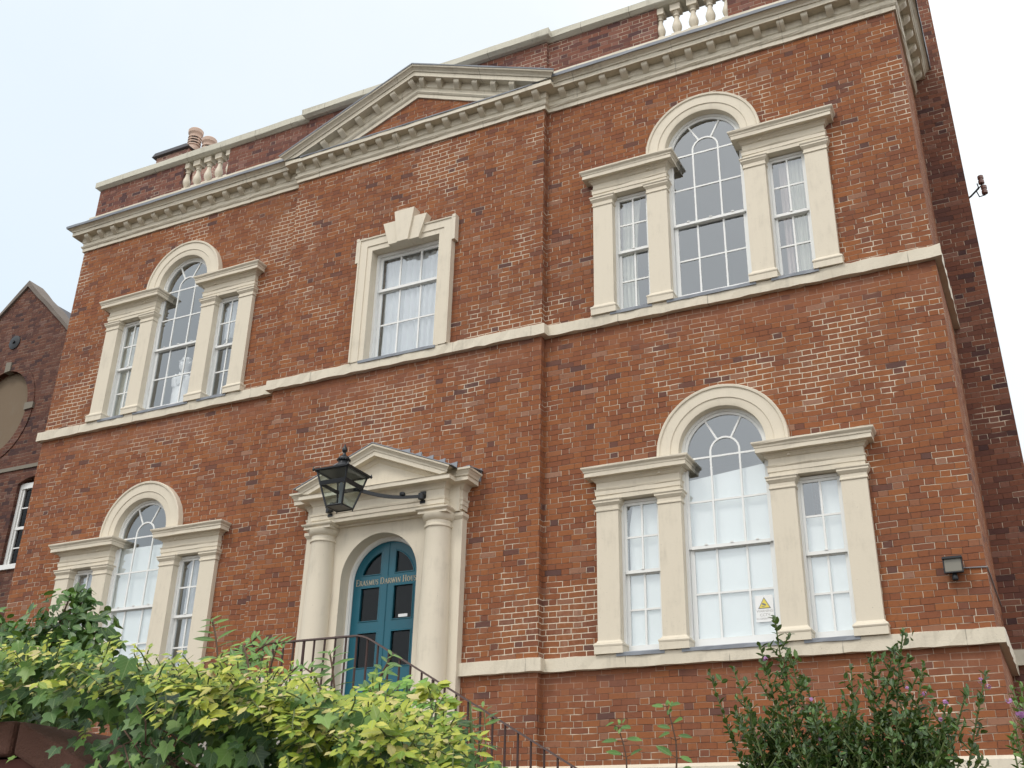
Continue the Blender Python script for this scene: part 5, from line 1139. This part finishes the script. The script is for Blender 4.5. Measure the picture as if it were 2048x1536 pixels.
for (x_, z_, n_, sp_) in [(7.00, -1.84, 3, 0.06), (7.07, -1.97, 5, 0.09), (7.13, -1.86, 6, 0.09), (7.19, -1.76, 8, 0.10), (7.25, -1.66, 12, 0.11), (7.31, -1.80, 8, 0.10), (7.36, -1.93, 6, 0.10), (7.44, -1.97, 5, 0.10), (7.50, -1.85, 7, 0.10), (7.57, -1.80, 9, 0.11), (7.64, -1.79, 9, 0.11), (7.69, -1.745, 11, 0.11), (7.74, -1.86, 7, 0.10), (7.80, -2.00, 5, 0.09), (7.87, -1.96, 4, 0.07), (7.93, -1.91, 4, 0.06), (7.22, -1.98, 7, 0.11), (7.30, -2.02, 7, 0.11), (7.40, -2.05, 7, 0.11), (7.5, -2.03, 7, 0.11), (7.6, -2.0, 7, 0.11), (7.7, -2.02, 7, 0.11), (7.15, -2.05, 6, 0.1), (7.55, -2.1, 6, 0.1), (7.35, -2.14, 6, 0.1), (7.65, -2.12, 6, 0.1), (7.25, -2.14, 6, 0.1), (7.45, -2.16, 6, 0.1), (7.75, -2.13, 5, 0.09)]+[(rnd.uniform(7.10, 7.80), rnd.uniform(-2.22, -1.98), 6, 0.10) for _ in range(64)]:
    plume((x_, -8.5+rnd.gauss(0, .07), z_), (7.44+(x_-7.44)*0.5+rnd.gauss(0, .03), -8.5+rnd.gauss(0, .1), GZ), n_, sp_)
fl_ = [((7.225, -8.56, -1.82), .014), ((7.38, -8.6, -1.97), .012), ((7.80, -8.6, -2.0), .015), ((7.74, -8.6, -1.97), .012), ((7.78, -8.6, -2.05), .013), ((7.91, -8.55, -1.93), .016), ((7.93, -8.55, -1.95), .014), ((7.40, -8.62, -2.10), .011), ((7.69, -8.6, -1.95), .010)]
stemshrub('flowering_shrub', 'tall dark green small-leaved shrub with a few mauve flowers below the lower right window', 'shrub', (7.42, -8.5, GZ), tips, SHRUB, 0.031, fl_)
GS = 'thin saplings'
for (bx_, lab, tip) in ((6.66, 'thin pale sapling left of the flowering shrub, shorter of the two', (6.655, -8.5, -2.02)), (6.85, 'thin leafy dark-stemmed sapling beside the flowering shrub, taller of the two', (6.845, -8.5, -1.955))):
    o = tag(empty('thin_sapling', (bx_+0.05, -8.5, GZ)), lab, 'sapling', GS); O = Vector((bx_+0.05, -8.5, GZ)); lm, sm = MB(), MB(); t_ = Vector(tip)
    pts_ = [O+(t_-O)*k/10+Vector((0.012*math.sin(k), 0, 0)) for k in range(11)]; sm.tube([p-O for p in pts_], [0.006-0.0004*k for k in range(11)], 6)
    for k in range(2, 11):
        for sg_ in (-1, 1):
            d = Vector((sg_*1.0, rnd.gauss(-.2, .3), rnd.gauss(0.15, .2))).normalized(); p = pts_[k]; s_ = 0.085*(1.1-0.05*k)*rnd.uniform(0.8, 1.1)
            sm.tube([p-O, p-O+d*s_*0.35], 0.0015, 4); leaf(lm, p-O+d*s_*0.8, (rnd.gauss(0, .3), -0.6, 0.8), s_, OVAL, up=d)
    for k in range(8): leaf(lm, t_-O+Vector((rnd.gauss(0, .008), rnd.gauss(0, .008), rnd.uniform(-.03, .02))), (rnd.gauss(0, .5), -1, .5), 0.02, OVAL, up=(rnd.gauss(0, .5), 0, 1))
    lm.build('leaves', FROND, o, recalc=False); sm.build('stems', BARK, o)
ml = [((8.0+rnd.gauss(0.0, .03), -8.5+rnd.gauss(0, .05), rnd.uniform(-2.25, -1.93)), (8.04+rnd.gauss(0, .03), -8.5, GZ)) for _ in range(9)]
stemshrub('mallow', 'pale green mallow with large mauve-pink flowers at the right edge', 'flowering plant', (8.04, -8.5, GZ), ml, FROND, 0.030, [((8.01, -8.58, -2.04), .026), ((8.03, -8.58, -2.08), .024), ((7.985, -8.58, -2.0), .016), ((8.02, -8.58, -2.16), .02)])
# small leafy sprig at the foot of the shrub and weeds in front of the plinth
tp = [((7.84+0.04*math.cos(k), -8.3+rnd.gauss(0, .03), -2.16+rnd.gauss(0, .012)), (7.6, -8.3, GZ)) for k in range(3)]
stemshrub('leafy_sprig', 'low leafy sprig leaning right in front of the cream plinth', 'plant', (7.6, -8.3, GZ), tp, SHRUB, 0.026)
